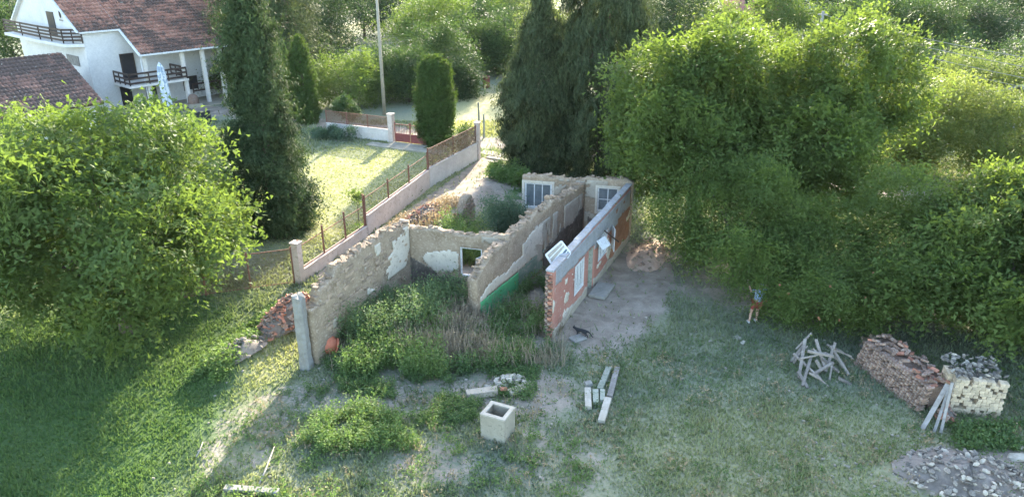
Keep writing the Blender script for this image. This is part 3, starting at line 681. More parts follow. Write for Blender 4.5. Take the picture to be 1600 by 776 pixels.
def weeds(name, poly, n, h, mat, label, seed, leaf=0.10, stem_r=0.006, clump_s=0.9, thr=0.40, bare=False, leaves=12, cat='weeds'):
    """upright stems with leaves in the polygon, in patches"""
    rng = np.random.default_rng(seed)
    P = np.array(poly); x = rng.uniform(P[:, 0].min(), P[:, 0].max(), n * 4); y = rng.uniform(P[:, 1].min(), P[:, 1].max(), n * 4)
    k = inpoly(x, y, poly) & (fbm(x * clump_s, y * clump_s, seed) > thr); x = x[k][:n]; y = y[k][:n]; m = len(x)
    z = ground_h(x, y); H = h * rng.uniform(0.35, 1.15, m) * (0.5 + fbm(x * .8, y * .8, seed + 3))
    lx = rng.normal(size=m) * 0.22 * H; ly = rng.normal(size=m) * 0.22 * H
    a = rng.uniform(0, 3.14, m); w = stem_r * (2.2 if bare else 1.0)
    V1 = np.stack([np.stack([x - np.cos(a) * w, y - np.sin(a) * w, z - .02], 1), np.stack([x + np.cos(a) * w, y + np.sin(a) * w, z - .02], 1),
                   np.stack([x + lx + np.cos(a) * w * .4, y + ly, z + H], 1), np.stack([x + lx - np.cos(a) * w * .4, y + ly, z + H], 1)], 1).reshape(-1, 3)
    VV = [V1]
    if leaves:
        t = rng.uniform(0.15, 1.05, (m, leaves)); 
        Q = np.stack([x[:, None] + lx[:, None] * t, y[:, None] + ly[:, None] * t, z[:, None] + H[:, None] * t], 2).reshape(-1, 3)
        Q = Q + rng.normal(size=Q.shape) * np.array([0.07, 0.07, 0.03]) * (leaf / 0.1)
        N = nrm(rng.normal(size=Q.shape) * 0.5 + np.array([0, 0, 0.8]))
        v2, _ = leaf_quads(Q, N, leaf, leaf * 0.5, 0.2); VV.append(v2)
    V = np.vstack(VV)
    return tag(link(name, np_mesh(name, V, np.arange(len(V)).reshape(-1, 4), M[mat])), label, cat, None, 'stuff')
weeds('weed_tufts', [(-9, 13), (16, 13), (20, 26), (4, 26), (-9, 22)], 2600, 0.22, 'weed', 'scattered weed tufts in the rough yard grass', 74, 0.08, clump_s=1.6, thr=0.55, leaves=7)
weeds('weed_tufts', [(-9, 13), (0, 13), (3, 19), (-2, 21), (-9, 21)], 900, 0.30, 'weed_lime', 'taller mixed weeds scattered over the left yard grass', 76, 0.10, clump_s=1.9, thr=0.56, leaves=9)
weeds('dry_tufts', [(-9, 13), (16, 13), (18, 24), (4, 25), (-9, 22)], 1500, 0.25, 'straw', 'dry pale grass tufts in the yard', 75, 0.10, clump_s=1.2, thr=0.55, bare=True, leaves=4)
roomL = [(-7.2, 24.0), (-1.7, 23.6), (-1.6, 27.5), (-0.4, 29.2), (-4.4, 30.3)]
weeds('tall_weeds', [(-7.0, 25.2), (-2.4, 25.4), (-1.9, 28.4), (-4.4, 30.2), (-5.6, 29.0)], 3300, 1.5, 'weed_mid', 'tall green weeds filling the front room of the ruin', 61, 0.11, thr=0.45)
weeds('pale_weeds', [(-6.3, 23.0), (-2.6, 23.0), (-2.6, 26.2), (-5.8, 27.4)], 1900, 1.05, 'weed_lime', 'yellow-green weeds in the middle of the ruin', 62, 0.10, thr=0.5)
weeds('dead_stalks', [(-4.6, 24.3), (-0.6, 24.0), (-1.3, 28.0), (-4.1, 28.2)], 5200, 1.05, 'dead_stem', 'grey dead stalks beside the end of the middle wall', 63, 0.07, thr=0.28, stem_r=0.009, bare=True, leaves=3)
weeds('dry_stalks', [(-6.8, 23.4), (2.0, 23.6), (2.2, 29.0), (-5.6, 29.0)], 2200, 0.9, 'dead_stem', 'thin dry brown stems among the weeds of the ruin', 77, 0.07, clump_s=1.5, thr=0.5, bare=True, leaves=2)
weeds('green_weeds', [(-3.0, 23.0), (1.6, 24.0), (1.4, 27.0), (2.6, 31.0), (1.0, 31.0), (-1.0, 26.8), (-3.0, 25.2)], 2300, 0.75, 'weed', 'dark green weeds between the two long walls', 64, 0.10, thr=0.40)
weeds('low_weeds', [(-8.0, 21.8), (0.8, 21.6), (1.2, 24.4), (-7.6, 24.4)], 1700, 0.38, 'weed', 'low weeds growing along the front of the ruin', 65, 0.08, thr=0.5)
weeds('nettles', [(-6.8, 18.6), (-3.2, 18.9), (-2.8, 20.0), (-5.0, 21.2), (-6.8, 20.2)], 620, 0.72, 'weed_lime', 'patch of light green nettles in the foreground grass', 66, 0.10, thr=0.42, leaves=16)
weeds('green_weeds', [(-3.4, 20.0), (-1.2, 20.4), (-1.0, 21.6), (-3.4, 21.6)], 420, 0.35, 'weed', 'small green weed patch left of the concrete box', 67, 0.08, thr=0.4)
weeds('tall_grass', [(-11.9, 22.0), (-10.4, 22.6), (-9.4, 28.6), (-10.4, 28.8)], 2400, 0.35, 'weed_lime', 'bright green long grass beside the brick rubble', 68, 0.14, thr=0.32, leaves=5)
weeds('straw_grass', [(-7.4, 34.0), (-4.8, 35.0), (-2.6, 40.5), (-4.6, 41.0), (-6.8, 37.6)], 1500, 0.55, 'straw', 'dry straw grass on the rubble by the fence wall', 69, 0.12, thr=0.40, bare=True, leaves=3)
weeds('green_weeds', [(-4.4, 33.0), (-1.4, 33.0), (-1.0, 37.4), (-3.4, 37.8)], 900, 1.25, 'weed_lime', 'light green weeds in front of the brick corner stub', 70, 0.13, thr=0.40)
weeds('fence_weeds', [(-9.2, 36.4), (-8.2, 36.4), (-3.2, 52.4), (-4.8, 53.0)], 900, 0.7, 'weed', 'weeds growing against the lawn side of the fence', 71, 0.12, thr=0.45)
weeds('yellow_grass', [(-9.6, 14.6), (-6.4, 14.6), (-6.2, 16.8), (-9.4, 17.6)], 700, 0.3, 'weed_lime', 'tuft of yellowish long grass at the bottom edge', 72, 0.12, thr=0.5, leaves=4)
weeds('vegetable_rows', [(14.0, 18.9), (18.5, 18.9), (18.5, 20.3), (14.6, 20.3)], 900, 0.3, 'weed', 'green grass tufts at the foot of the pale brick stack', 73, 0.12, thr=0.4, leaves=5)

# ------------------------------------------------------------------ walls
def wall(name, p0, p1, thick, zmax, hfun, openings, mat, label, cat, seed=0, ds=0.16, dz=0.16, jit=0.02, zcap=None, z_base=-0.25):
    """wall standing on the line p0-p1 (its right-hand face as seen walking p0->p1), broken top h(s); local x runs along it, +y is the right face... returns Empty"""
    p0 = Vector((*p0, 0)); p1 = Vector((*p1, 0)); d = p1 - p0; Ln = d.length
    o = empty(name, (p0.x, p0.y, 0), label, cat, None, math.atan2(d.y, d.x))
    ss = sorted(set([round(v, 3) for v in np.linspace(0, Ln, int(Ln / ds) + 1)] + [v for op in openings for v in op[:2]]))
    ss = [s for i, s in enumerate(ss) if i == 0 or s - ss[i - 1] > 0.03 or any(abs(s - v) < 1e-6 for op in openings for v in op[:2])]
    zz = sorted(set([round(v, 3) for v in np.linspace(z_base, zmax, int((zmax - z_base) / dz) + 1)] + [v for op in openings for v in op[2:4]]))
    cap = zcap if zcap is not None else (max([op[3] for op in openings]) if openings else z_base)
    if openings and zcap is None: cap = max(op[3] for op in openings)
    rng = random.Random(seed); verts = []; idx = {}
    def zpos(s, z):
        h = hfun(s)
        return z if z <= cap else cap + (z - cap) / (zmax - cap) * max(0.02, h - cap)
    ns, nz = len(ss), len(zz)
    for side in (0, 1):
        for i, s in enumerate(ss):
            for j, z in enumerate(zz):
                inside_edge = any((abs(s - op[0]) < 1e-6 or abs(s - op[1]) < 1e-6 or abs(z - op[2]) < 1e-6 or abs(z - op[3]) < 1e-6) for op in openings)
                n = 0 if inside_edge else (vnoise(s * 2.2 + side * 9, z * 2.2, seed) - .5) * 2 * jit
                yy = (0 if side == 0 else thick) + (-n if side == 0 else n)
                js = 0 if inside_edge or i in (0, ns - 1) else rng.uniform(-.02, .02)
                idx[(side, i, j)] = len(verts); verts.append((s + js, yy, zpos(s, z) + (rng.uniform(-.03, .03) if j == nz - 1 else 0)))
    solid = [[not any(op[0] - 1e-6 <= (ss[i] + ss[i + 1]) / 2 <= op[1] + 1e-6 and op[2] <= (zz[j] + zz[j + 1]) / 2 <= op[3] for op in openings) for j in range(nz - 1)] for i in range(ns - 1)]
    S = lambda i, j: 0 <= i < ns - 1 and 0 <= j < nz - 1 and solid[i][j]
    F = []; q = idx
    for i in range(ns - 1):
        for j in range(nz - 1):
            if not solid[i][j]: continue
            F.append((q[0, i, j], q[0, i + 1, j], q[0, i + 1, j + 1], q[0, i, j + 1]))
            F.append((q[1, i, j], q[1, i, j + 1], q[1, i + 1, j + 1], q[1, i + 1, j]))
            if not S(i - 1, j): F.append((q[0, i, j], q[0, i, j + 1], q[1, i, j + 1], q[1, i, j]))
            if not S(i + 1, j): F.append((q[0, i + 1, j], q[1, i + 1, j], q[1, i + 1, j + 1], q[0, i + 1, j + 1]))
            if not S(i, j - 1): F.append((q[0, i, j], q[1, i, j], q[1, i + 1, j], q[0, i + 1, j]))
            if not S(i, j + 1): F.append((q[0, i, j + 1], q[0, i + 1, j + 1], q[1, i + 1, j + 1], q[1, i, j + 1]))
    link('wall_body', np_mesh('wall_body', np.array(verts), np.array(F), M[mat]), None, o)
    o['len'] = Ln
    return o
def sheet(o, name, Ln, zr, maskf, mat, y0=-0.012, depth=0.02, res=0.07, seed=0, hf=None):
    """thin coat of plaster or paint with a ragged outline, standing proud of the face y=0 towards -y"""
    ns = int((Ln[1] - Ln[0]) / res) + 1; nz = int((zr[1] - zr[0]) / res) + 1
    s = np.linspace(Ln[0], Ln[1], ns); z = np.linspace(zr[0], zr[1], nz); S_, Z_ = np.meshgrid((s[:-1] + s[1:]) / 2, (z[:-1] + z[1:]) / 2, indexing='ij')
    m = maskf(S_, Z_)
    if hf is not None: m &= Z_ < np.vectorize(hf)(S_) - 0.04
    rng = np.random.default_rng(seed)
    P = np.stack(np.meshgrid(s, z, indexing='ij'), 2); P[1:-1, 1:-1] += rng.uniform(-.4, .4, P[1:-1, 1:-1].shape) * res
    n = ns * nz
    yn = (vnoise(P[..., 0] * 1.5, P[..., 1] * 1.5, seed) - .5) * 0.012
    V = np.vstack([np.stack([P[..., 0].ravel(), (y0 - depth + yn).ravel(), P[..., 1].ravel()], 1), np.stack([P[..., 0].ravel(), (y0 + 0.02 + 0 * yn).ravel(), P[..., 1].ravel()], 1)])
    F = []
    ii, jj = np.nonzero(m)
    def ms(i, j): return 0 <= i < m.shape[0] and 0 <= j < m.shape[1] and m[i, j]
    for i, j in zip(ii, jj):
        a, b, c, d = i * nz + j, (i + 1) * nz + j, (i + 1) * nz + j + 1, i * nz + j + 1
        F.append((a, b, c, d))
        if not ms(i - 1, j): F.append((a, d, d + n, a + n))
        if not ms(i + 1, j): F.append((b, b + n, c + n, c))
        if not ms(i, j - 1): F.append((a, a + n, b + n, b))
        if not ms(i, j + 1): F.append((d, c, c + n, d + n))
    if not F: return None
    return link(name, np_mesh(name, V, np.array(F), M[mat]), None, o)
BRICK = [MB().box((0, 0, 0), (0.26, 0.125, 0.07), None, 0.008).mesh('brick', M['brick']) for _ in range(3)]
DBRICK = [MB().box((0, 0, 0), (0.26, 0.125, 0.07), None, 0.012).mesh('brick', M['dull_brick']) for _ in range(3)]
ABRICK = [MB().box((0, 0, 0), (0.30, 0.16, 0.12), None, 0.025).mesh('adobe_brick', M['adobe_brick'], False, 0.012) for _ in range(4)]
def stone_mesh(seed, mat, r=0.5):
    bm = bmesh.new(); bmesh.ops.create_icosphere(bm, subdivisions=1, radius=r); rng = random.Random(seed)
    for v in bm.verts:
        v.co *= rng.uniform(0.7, 1.15); v.co.z *= 0.65; v.co.x *= 1.15
    me = bpy.data.meshes.new('stone'); bm.to_mesh(me); bm.free(); me.materials.append(mat); return me
STONE = [stone_mesh(k, M['stone']) for k in range(6)]
SSTONE = [stone_mesh(40 + k, M['stone'], 0.11) for k in range(3)]
PSTONE = [stone_mesh(20 + k, M['pale_stone']) for k in range(4)]
def ring_adobe(o, s0, s1, thick, hf, n, seed):
    rng = random.Random(seed)
    for k in range(n):
        s = s0 + (s1 - s0) * (k + rng.random() * .8) / n
        Mx = Matrix.Translation((s, thick * rng.choice((0.22, 0.5, 0.78)), hf(s) + rng.uniform(-0.05, 0.08))) @ Euler((rng.uniform(-.35, .35), rng.uniform(-.35, .35), rng.uniform(-.8, .8) + rng.choice((0, 1.57)))).to_matrix().to_4x4() @ Matrix.Diagonal((rng.uniform(.55, 1.35), rng.uniform(.6, 1.3), rng.uniform(.6, 1.25), 1))
        link('adobe_brick', rng.choice(ABRICK), None, o, Mx)

# L: left wall of the front room.  Walk p0->p1 so that the visible room side lies at local y=0 (towards -y local)
def ip(pts):
    xs = [p[0] for p in pts]; ys = [p[1] for p in pts]
    return lambda s: float(np.interp(s, xs, ys)) + 0.16 * (float(vnoise(s * 2.6, 3.3, 5)) - .5) + round((float(vnoise(s * 1.1, 8.3, 6)) - .5) * 4) * .11
# for direction u=(ux,uy) the local -y side faces (uy,-ux): to the right when walking away from the camera
hL = ip([(0, 2.35), (0.45, 2.4), (0.6, 2.9), (1.5, 3.0), (1.65, 3.4), (3.0, 3.5), (4.4, 3.35), (5.6, 3.3), (7.5, 3.0)])
wL = wall('adobe_wall', (-7.35, 24.0), (-4.6, 30.8), 0.42, 3.6, hL, [], 'adobe', 'crumbling mud-brick wall on the left of the ruin behind the weeds', 'wall', 1, 0.14, 0.14, 0.03)
ring_adobe(wL, 0.1, 7.2, 0.42, hL, 74, 3)
rng_ = random.Random(5)
for k in range(150):        # bricks standing out of the weathered face
    s = rng_.uniform(0.3, 6.9); row = rng_.randint(4, 21); z = row * 0.14 + 0.06
    if z > hL(s) - 0.15: continue
    s = (round(s / 0.31) + 0.5 * (row % 2)) * 0.31
    link('adobe_brick', rng_.choice(ABRICK), None, wL, Matrix.Translation((min(s, 7.1), 0.045 + rng_.uniform(-.02, .012), z)))
sheet(wL, 'plaster_patch', (3.6, 7.2), (1.3, 3.2), lambda s, z: (fbm(s * 1.1, z * 0.9, 7) + 0.10 * (s - 5.0) / 2 + 0.08 * (2.4 - z)) > 0.56, 'plaster', -0.03, seed=1, hf=hL)
sheet(wL, 'plaster_patch', (0.4, 3.6), (0.6, 2.8), lambda s, z: fbm(s * 1.6, z * 1.3, 17) > 0.66, 'grey_plaster', -0.03, seed=2, hf=hL)
# grey end pillar
ep = MB(); rp_ = random.Random(4); hgt = [-.1] + [.25 * k for k in range(1, 12)] + [2.98]
for z in hgt:
    for k in range(12):
        a = 2 * math.pi * k / 12; q = max(abs(math.cos(a)), abs(math.sin(a))); rr = .215 / q * rp_.uniform(.88, 1.04) * (1.12 if z < .3 else 1)
        ep.v.append((math.cos(a) * rr, math.sin(a) * rr, z + (rp_.uniform(-.12, .1) if z > 2.9 else rp_.uniform(-.03, .03))))
for i in range(len(hgt) - 1):
    for k in range(12): ep.f.append((i * 12 + k, i * 12 + (k + 1) % 12, (i + 1) * 12 + (k + 1) % 12, (i + 1) * 12 + k))
ep.v.append((0, 0, 3.05)); n0_ = (len(hgt) - 1) * 12
for k in range(12): ep.f.append((n0_ + k, n0_ + (k + 1) % 12, len(ep.v) - 1))
pl = ep.obj('end_pillar', M['grey_concrete'], None, False); pl.location = (-7.75, 23.85, 0); pl.rotation_euler = (0, 0, R(-23))
tag(pl, 'grey rendered end pillar at the near corner of the left wall', 'pillar')

# B: back wall of the front room
hB = ip([(0, 3.0), (0.6, 2.95), (2.5, 3.0), (4.6, 2.95)])
wB = wall('adobe_wall', (-4.7, 30.75), (-0.15, 29.5), 0.40, 3.15, hB, [(2.45, 3.5, 0.85, 2.3)], 'adobe', 'mud-brick cross wall with a window hole and white plaster patch', 'wall', 2, 0.14, 0.14, 0.02)
sheet(wB, 'plaster_patch', (0.2, 4.5), (0.3, 2.6), lambda s, z: (((s - 1.75) / 0.95) ** 2 + ((z - 1.55) / 0.55) ** 2 + 1.2 * (fbm(s * 2, z * 2, 9) - .5) < 1.0) & ~((s > 2.4) & (s < 3.55) & (z > 0.8) & (z < 2.35)), 'plaster', -0.012, seed=3)
sheet(wB, 'wall_patch', (0.0, 2.6), (-0.1, 1.9), lambda s, z: (z < 1.25 + 0.5 * fbm(s * 1.4, 0.3, 4) - 0.28 * s) & (fbm(s * 2, z * 2, 14) > 0.30), 'dark_plaster', -0.006, 0.01, seed=4)  # darker coat low on the wall, lower towards the window
sheet(wB, 'wall_patch', (3.5, 4.6), (-0.1, 2.9), lambda s, z: fbm(s * 1.8, z * 1.8, 24) > 0.55, 'grey_plaster', -0.012, seed=5)
f_ = MB()
for (a, b) in (((2.48, .12, .9), (2.48, .12, 2.28)), ((3.47, .12, .9), (3.47, .12, 2.28))): f_.beam(a, b, 0.07, 0.1)
f_.beam((2.52, .12, 2.26), (3.43, .12, 2.26), 0.1, 0.07); f_.beam((2.52, .12, .9), (3.43, .12, .9), 0.12, 0.06)
f_.obj('window_frame', M['white_paint'], wB)
sh = MB().box((0, 0, 0), (0.05, 0.42, 1.05)).obj('shutter', M['white_paint'], wB); sh.location = (3.42, -0.15, 1.45); sh.rotation_euler = (0, 0, R(-25))
ring_adobe(wB, 0.3, 4.3, 0.4, hB, 12, 4)

# C: long middle wall, room side (right) carries white plaster and a green dado
hC = ip([(0, 2.05), (0.5, 2.35), (1.5, 2.8), (3.0, 3.05), (5, 3.0), (7, 3.1), (11.4, 3.25)])
wC = wall('adobe_wall', (-1.45, 27.1), (3.85, 36.95), 0.42, 3.3, hC, [], 'adobe', 'long middle wall with green dado and peeling white plaster', 'wall', 3, 0.14, 0.14, 0.03)
ring_adobe(wC, 0.1, 10.8, 0.42, hC, 100, 9)
def mC1(s, z): return (z > 1.02 + 0.02 * s) & (z < 1.18 + 0.11 * s + 0.55 * (fbm(s * 1.2, z * .6, 3) - .35) + (s > 4.0) * 0.55) & (fbm(s * 1.7, z * 1.1, 33) > 0.30) & (s < 5.4 + 1.2 * fbm(z * 2.0, s * .5, 35))
sheet(wC, 'plaster_patch', (0.25, 10.9), (1.0, 3.1), mC1, 'plaster', -0.03, seed=6, hf=hC)
sheet(wC, 'green_dado', (0.25, 3.6), (0.0, 1.05), lambda s, z: (z < 1.0) & (z > 0.15 + 0.5 * fbm(s * 2, 1.0, 2) - .4), 'green_paint', -0.03, seed=7)
sheet(wC, 'green_dado', (3.55, 10.6), (0.2, 1.25), lambda s, z: (z < 1.05 + .12 * fbm(s * 2, 1, 2)) & (fbm(s * 1.3, z * 1.6, 51) > 0.36), 'pale_green_paint', -0.03, seed=8)
sheet(wC, 'damp_patch', (5.2, 10.8), (0.0, 2.6), lambda s, z: (fbm(s * 2.4, z * 0.45, 61) > 0.47) & (z > 0.7), 'grey_plaster', -0.03, 0.02, seed=9, hf=hC)
sheet(wC, 'wall_patch', (6.2, 10.9), (-0.2, 2.0), lambda s, z: z < 1.0 + 0.16 * (s - 6.2) + .5 * (fbm(s * 1.5, 2.0, 91) - .5), 'dark_plaster', -0.05, 0.02, seed=19)  # darker coat low on the wall, rising towards the far end
# doorway gap dark beside the green part: brick lintel end
for k in range(0):
    s = rng_.uniform(0.05, 0.3); link('brick', rng_.choice(DBRICK), None, wC, Matrix.Translation((0.0 + rng_.uniform(-.03, .03), rng_.uniform(.07, .36), 0.1 + k * 0.1)) @ Euler((0, 0, 1.57 + rng_.uniform(-.1, .1))).to_matrix().to_4x4())

# R: red outer wall with window, doorway, window
hR = lambda s: 2.95 + 0.012 * s
wR = wall('red_wall', (1.62, 26.0), (6.15, 36.25), 0.30, 3.1, hR, [(2.6, 3.85, 0.7, 2.1), (4.45, 5.2, -0.25, 2.1), (5.9, 7.3, 0.95, 2.2)], 'red_wall', 'long red painted wall with windows and doorway under grey coping', 'wall', 4, 0.2, 0.2, 0.01)
op_ok = lambda s, z: ~(((s > 2.55) & (s < 3.9) & (z < 2.12) & (z > .65)) | ((s > 4.4) & (s < 5.25) & (z < 2.12)) | ((s > 5.85) & (s < 7.35) & (z > .9) & (z < 2.22)))
sheet(wR, 'grey_band', (0.25, 11.1), (1.7, 2.93), lambda s, z: (z > 2.28 - 0.02 * s + 0.18 * (fbm(s * 1.6, z, 71) - .5) - 0.25 * (s > 5) * (s < 9)) & (z < 2.9) & op_ok(s, z), 'coping', -0.012, 0.015, seed=10)
sheet(wR, 'grey_plinth', (0.0, 11.2), (-0.2, 0.6), lambda s, z: (z < 0.22 + 0.3 * fbm(s * 1.2, 2.0, 72)) & op_ok(s, z), 'grey_plaster', -0.012, 0.03, seed=11)
sheet(wR, 'bare_patch', (0.0, 11.2), (0.3, 2.3), lambda s, z: (fbm(s * 1.3, z * 1.3, 73) > 0.66) & op_ok(s, z), 'plaster', -0.008, 0.012, seed=12)
sheet(wR, 'orange_brick_patch', (7.6, 11.2), (0.3, 2.7), lambda s, z: (s > 7.8 + .7 * (fbm(z * 2, s, 93) - .5)) & (fbm(s * .9, z * 1.1, 74) > 0.30), 'rust_plaster', -0.010, 0.012, seed=13)
for k in range(24):          # toothed brick end facing the camera
    z = 0.02 + k * 0.12
    off = 0.05 if k % 2 else -0.06
    link('brick', rng_.choice(BRICK if k % 3 else DBRICK), None, wR, Matrix.Translation((off, 0.09, z)) @ Matrix.Scale(1.1, 4))
    link('brick', rng_.choice(DBRICK), None, wR, Matrix.Translation((-off * .7, 0.22, z + .02)) @ Matrix.Scale(1.1, 4))
s_ = -0.12
while s_ < 11.2:             # coping slabs
    L_ = min(rng_.uniform(1.3, 2.1), 11.3 - s_)
    z_ = hR(s_) + 0.11
    cp = MB().box((0, 0, 0), (L_ - 0.012, 0.33, 0.085), None, 0.006).obj('coping_slab', M['coping'], wR, False, 0.01)
    cp.location = (s_ + L_ / 2, 0.13 + rng_.uniform(-.02, .02), z_ - .02 + rng_.uniform(-.006, .006)); s_ += L_
def win(parent, s0, s1, z0, z1, mull=1, trans=1, y=0.06, glass=True, t=0.07, pm='glass'):
    fr = MB(); cx, cz = (s0 + s1) / 2, (z0 + z1) / 2
    fr.box((s0 + t / 2, y, cz), (t, 0.09, z1 - z0)); fr.box((s1 - t / 2, y, cz), (t, 0.09, z1 - z0))
    fr.box((cx, y, z0 + t / 2), (s1 - s0 - 2 * t, 0.088, t)); fr.box((cx, y, z1 - t / 2), (s1 - s0 - 2 * t, 0.088, t))
    w = (s1 - s0 - 2 * t)
    for k in range(mull): fr.box((s0 + t + w * (k + 1) / (mull + 1), y, cz), (0.05, 0.07, z1 - z0 - 2 * t))
    fo_ = fr.obj('window', M['white_paint'], parent)
    for k in range(mull + 1):
        a = s0 + t + w * k / (mull + 1) + (0.025 if k else 0); b = s0 + t + w * (k + 1) / (mull + 1) - (0.025 if k < mull else 0)
        rows = trans + 1
        for r_ in range(rows):
            c0 = z0 + t + (z1 - z0 - 2 * t) * r_ / rows; c1 = z0 + t + (z1 - z0 - 2 * t) * (r_ + 1) / rows
            if r_: MB().box(((a + b) / 2, y, c0), (b - a, 0.05, 0.035)).obj('glazing_bar', M['white_paint'], fo_)
            if glass: MB().box(((a + b) / 2, y, (c0 + c1) / 2), (b - a, 0.008, c1 - c0 - 0.04)).obj('pane', M[pm if (k + r_) % 2 == 0 or pm == 'glass' else 'glass'], fo_)
    return fo_
win(wR, 2.6, 3.85, 0.7, 2.1, 4, 0, 0.04, t=0.11, pm='board')
win(wR, 5.9, 7.3, 0.95, 2.2, 4, 0, 0.05, t=0.1, pm='board')
# door jamb, threshold slab
dj = MB(); dj.box((4.48, .18, 1.0), (0.06, .3, 2.2)); dj.box((5.17, .18, 1.0), (0.06, .3, 2.2)); dj.box((4.825, .18, 2.07), (.63, .3, .06)); dj.obj('door_frame', M['wood_moss'], wR)
st_ = MB().box((4.9, -0.55, 0.06), (1.5, 0.8, 0.16), None, 0.02).obj('door_step', M['grey_concrete'], wR, False, 0.02)
# opened shutter and shelf leaf at second window
sh = MB().box((0, 0, 0), (0.62, 0.035, 1.15)).obj('shutter', M['white_paint'], wR); sh.location = (7.55, -0.22, 1.6); sh.rotation_euler = (0, 0, R(28))
sh = MB().box((0, 0, 0), (0.75, 0.5, 0.03)).obj('shutter', M['white_paint'], wR); sh.location = (5.75, -0.28, 2.05); sh.rotation_euler = (R(48), 0, R(-12))
ir = MB().beam((6.6, -0.02, 2.32), (7.35, -0.55, 1.55), 0.06, 0.06).obj('window_stay', M['dark_wood'], wR)
# loose sash hanging on the inner top of the red wall
def sash(c4, th=0.05):
    c4 = [Vector(c) for c in c4]; mb = MB()
    n = (c4[1] - c4[0]).cross(c4[3] - c4[0]).normalized()
    for i in range(4): mb.beam(c4[i], c4[(i + 1) % 4], 0.07, th, n)
    e0 = lambda t: c4[0].lerp(c4[1], t); e1 = lambda t: c4[3].lerp(c4[2], t)
    for t in (0.33, 0.5, 0.67) if False else (0.5,): mb.beam(e0(t), e1(t), 0.09, th * .9, n)
    for t in (0.25, 0.75): mb.beam(e0(t), e1(t), 0.035, th * .8, n)
    ct = sum(c4, Vector()) / 4
    mb.v = [tuple(Vector(v) - ct) for v in mb.v]
    o = mb.obj('window_sash', M['white_paint']); o.location = ct
    tag(o, 'loose white window sash propped inside against the red wall top', 'window')
    for i, (a, b) in enumerate(((0.03, .24), (.26, .48), (.52, .74), (.76, .97))):
        q = [e0(a), e0(b), e1(b), e1(a)]
        mq = MB().quad(*[v - ct for v in q]).obj('pane', M['glass'] if i < 2 else M['grey_plaster'], o)
    return o
sash([PY(871, 427, 26.9), PY(853, 398, 27.2), PY(877, 377, 27.9), PY(891, 395, 27.6)])
# F: street-side wall with two white windows
hF = ip([(0, 3.2), (1.8, 3.25), (3.3, 3.3), (5.0, 3.2), (5.8, 3.15)])
wF = wall('street_wall', (0.55, 37.75), (6.3, 36.45), 0.42, 3.35, hF, [(0.12, 1.62, 1.4, 2.85), (4.05, 5.15, 1.5, 2.85)], 'adobe', 'far end wall of the ruin with two white framed windows', 'wall', 5, 0.16, 0.16, 0.02)
sheet(wF, 'plaster_patch', (0.1, 5.7), (0.6, 3.2), lambda s, z: (fbm(s * 1.6, z * 1.6, 81) > 0.56) & ~((s > 0.05) & (s < 1.68) & (z > 1.3) & (z < 2.9)) & ~((s > 4.0) & (s < 5.2) & (z > 1.4) & (z < 2.9)), 'grey_plaster', -0.02, seed=14, hf=hF)
ring_adobe(wF, 0.2, 5.4, 0.42, hF, 20, 12)
wf = MB()
for (s0, s1, z0, z1) in ((0.0, 1.75, 1.3, 2.97), (3.95, 5.25, 1.4, 2.97)):
    wf.box(((s0 + s1) / 2, -0.03, z1 - .06), (s1 - s0, .06, .12)); wf.box(((s0 + s1) / 2, -0.03, z0 + .05), (s1 - s0, .06, .1))
    wf.box((s0 + .06, -0.03, (z0 + z1) / 2), (.12, .06, z1 - z0 - .22)); wf.box((s1 - .06, -0.03, (z0 + z1) / 2), (.12, .06, z1 - z0 - .22))
wf.obj('window_surround', M['plaster'], wF)
win(wF, 0.12, 1.62, 1.4, 2.85, 2, 0, 0.10, t=0.10); win(wF, 4.05, 5.15, 1.5, 2.85, 1, 1, 0.10, t=0.08)
sheet(wF, 'wall_patch', (3.6, 5.6), (-0.1, 1.4), lambda s, z: z < 1.0 + .6 * (fbm(s * 1.5, 5.0, 92) - .3), 'dark_plaster', -0.03, 0.02, seed=20)  # darker coat over the lower right part
# brick corner stub of the collapsed wall
hS = ip([(0, 0.8), (0.5, 1.2), (0.9, 1.75), (1.3, 1.8), (1.6, 1.3)])
wS = wall('brick_stub', (-2.9, 37.6), (-2.1, 39.0), 0.45, 1.85, hS, [], 'adobe', 'broken reddish corner stub left of the blue-green bush', 'wall', 6, 0.12, 0.12, 0.03)
for k in range(40):
    s = rng_.uniform(0.05, 1.5); z = rng_.uniform(0.3, max(.35, hS(s) - .1))
    link('brick', rng_.choice(DBRICK), None, wS, Matrix.Translation((s, -0.01, round(z / .085) * .085)))
for k in range(14):
    link('brick', rng_.choice(BRICK), None, wS, Matrix.Translation((-0.03, rng_.uniform(.08, .38), .08 + k * .075)) @ Euler((0, 0, 1.57)).to_matrix().to_4x4())

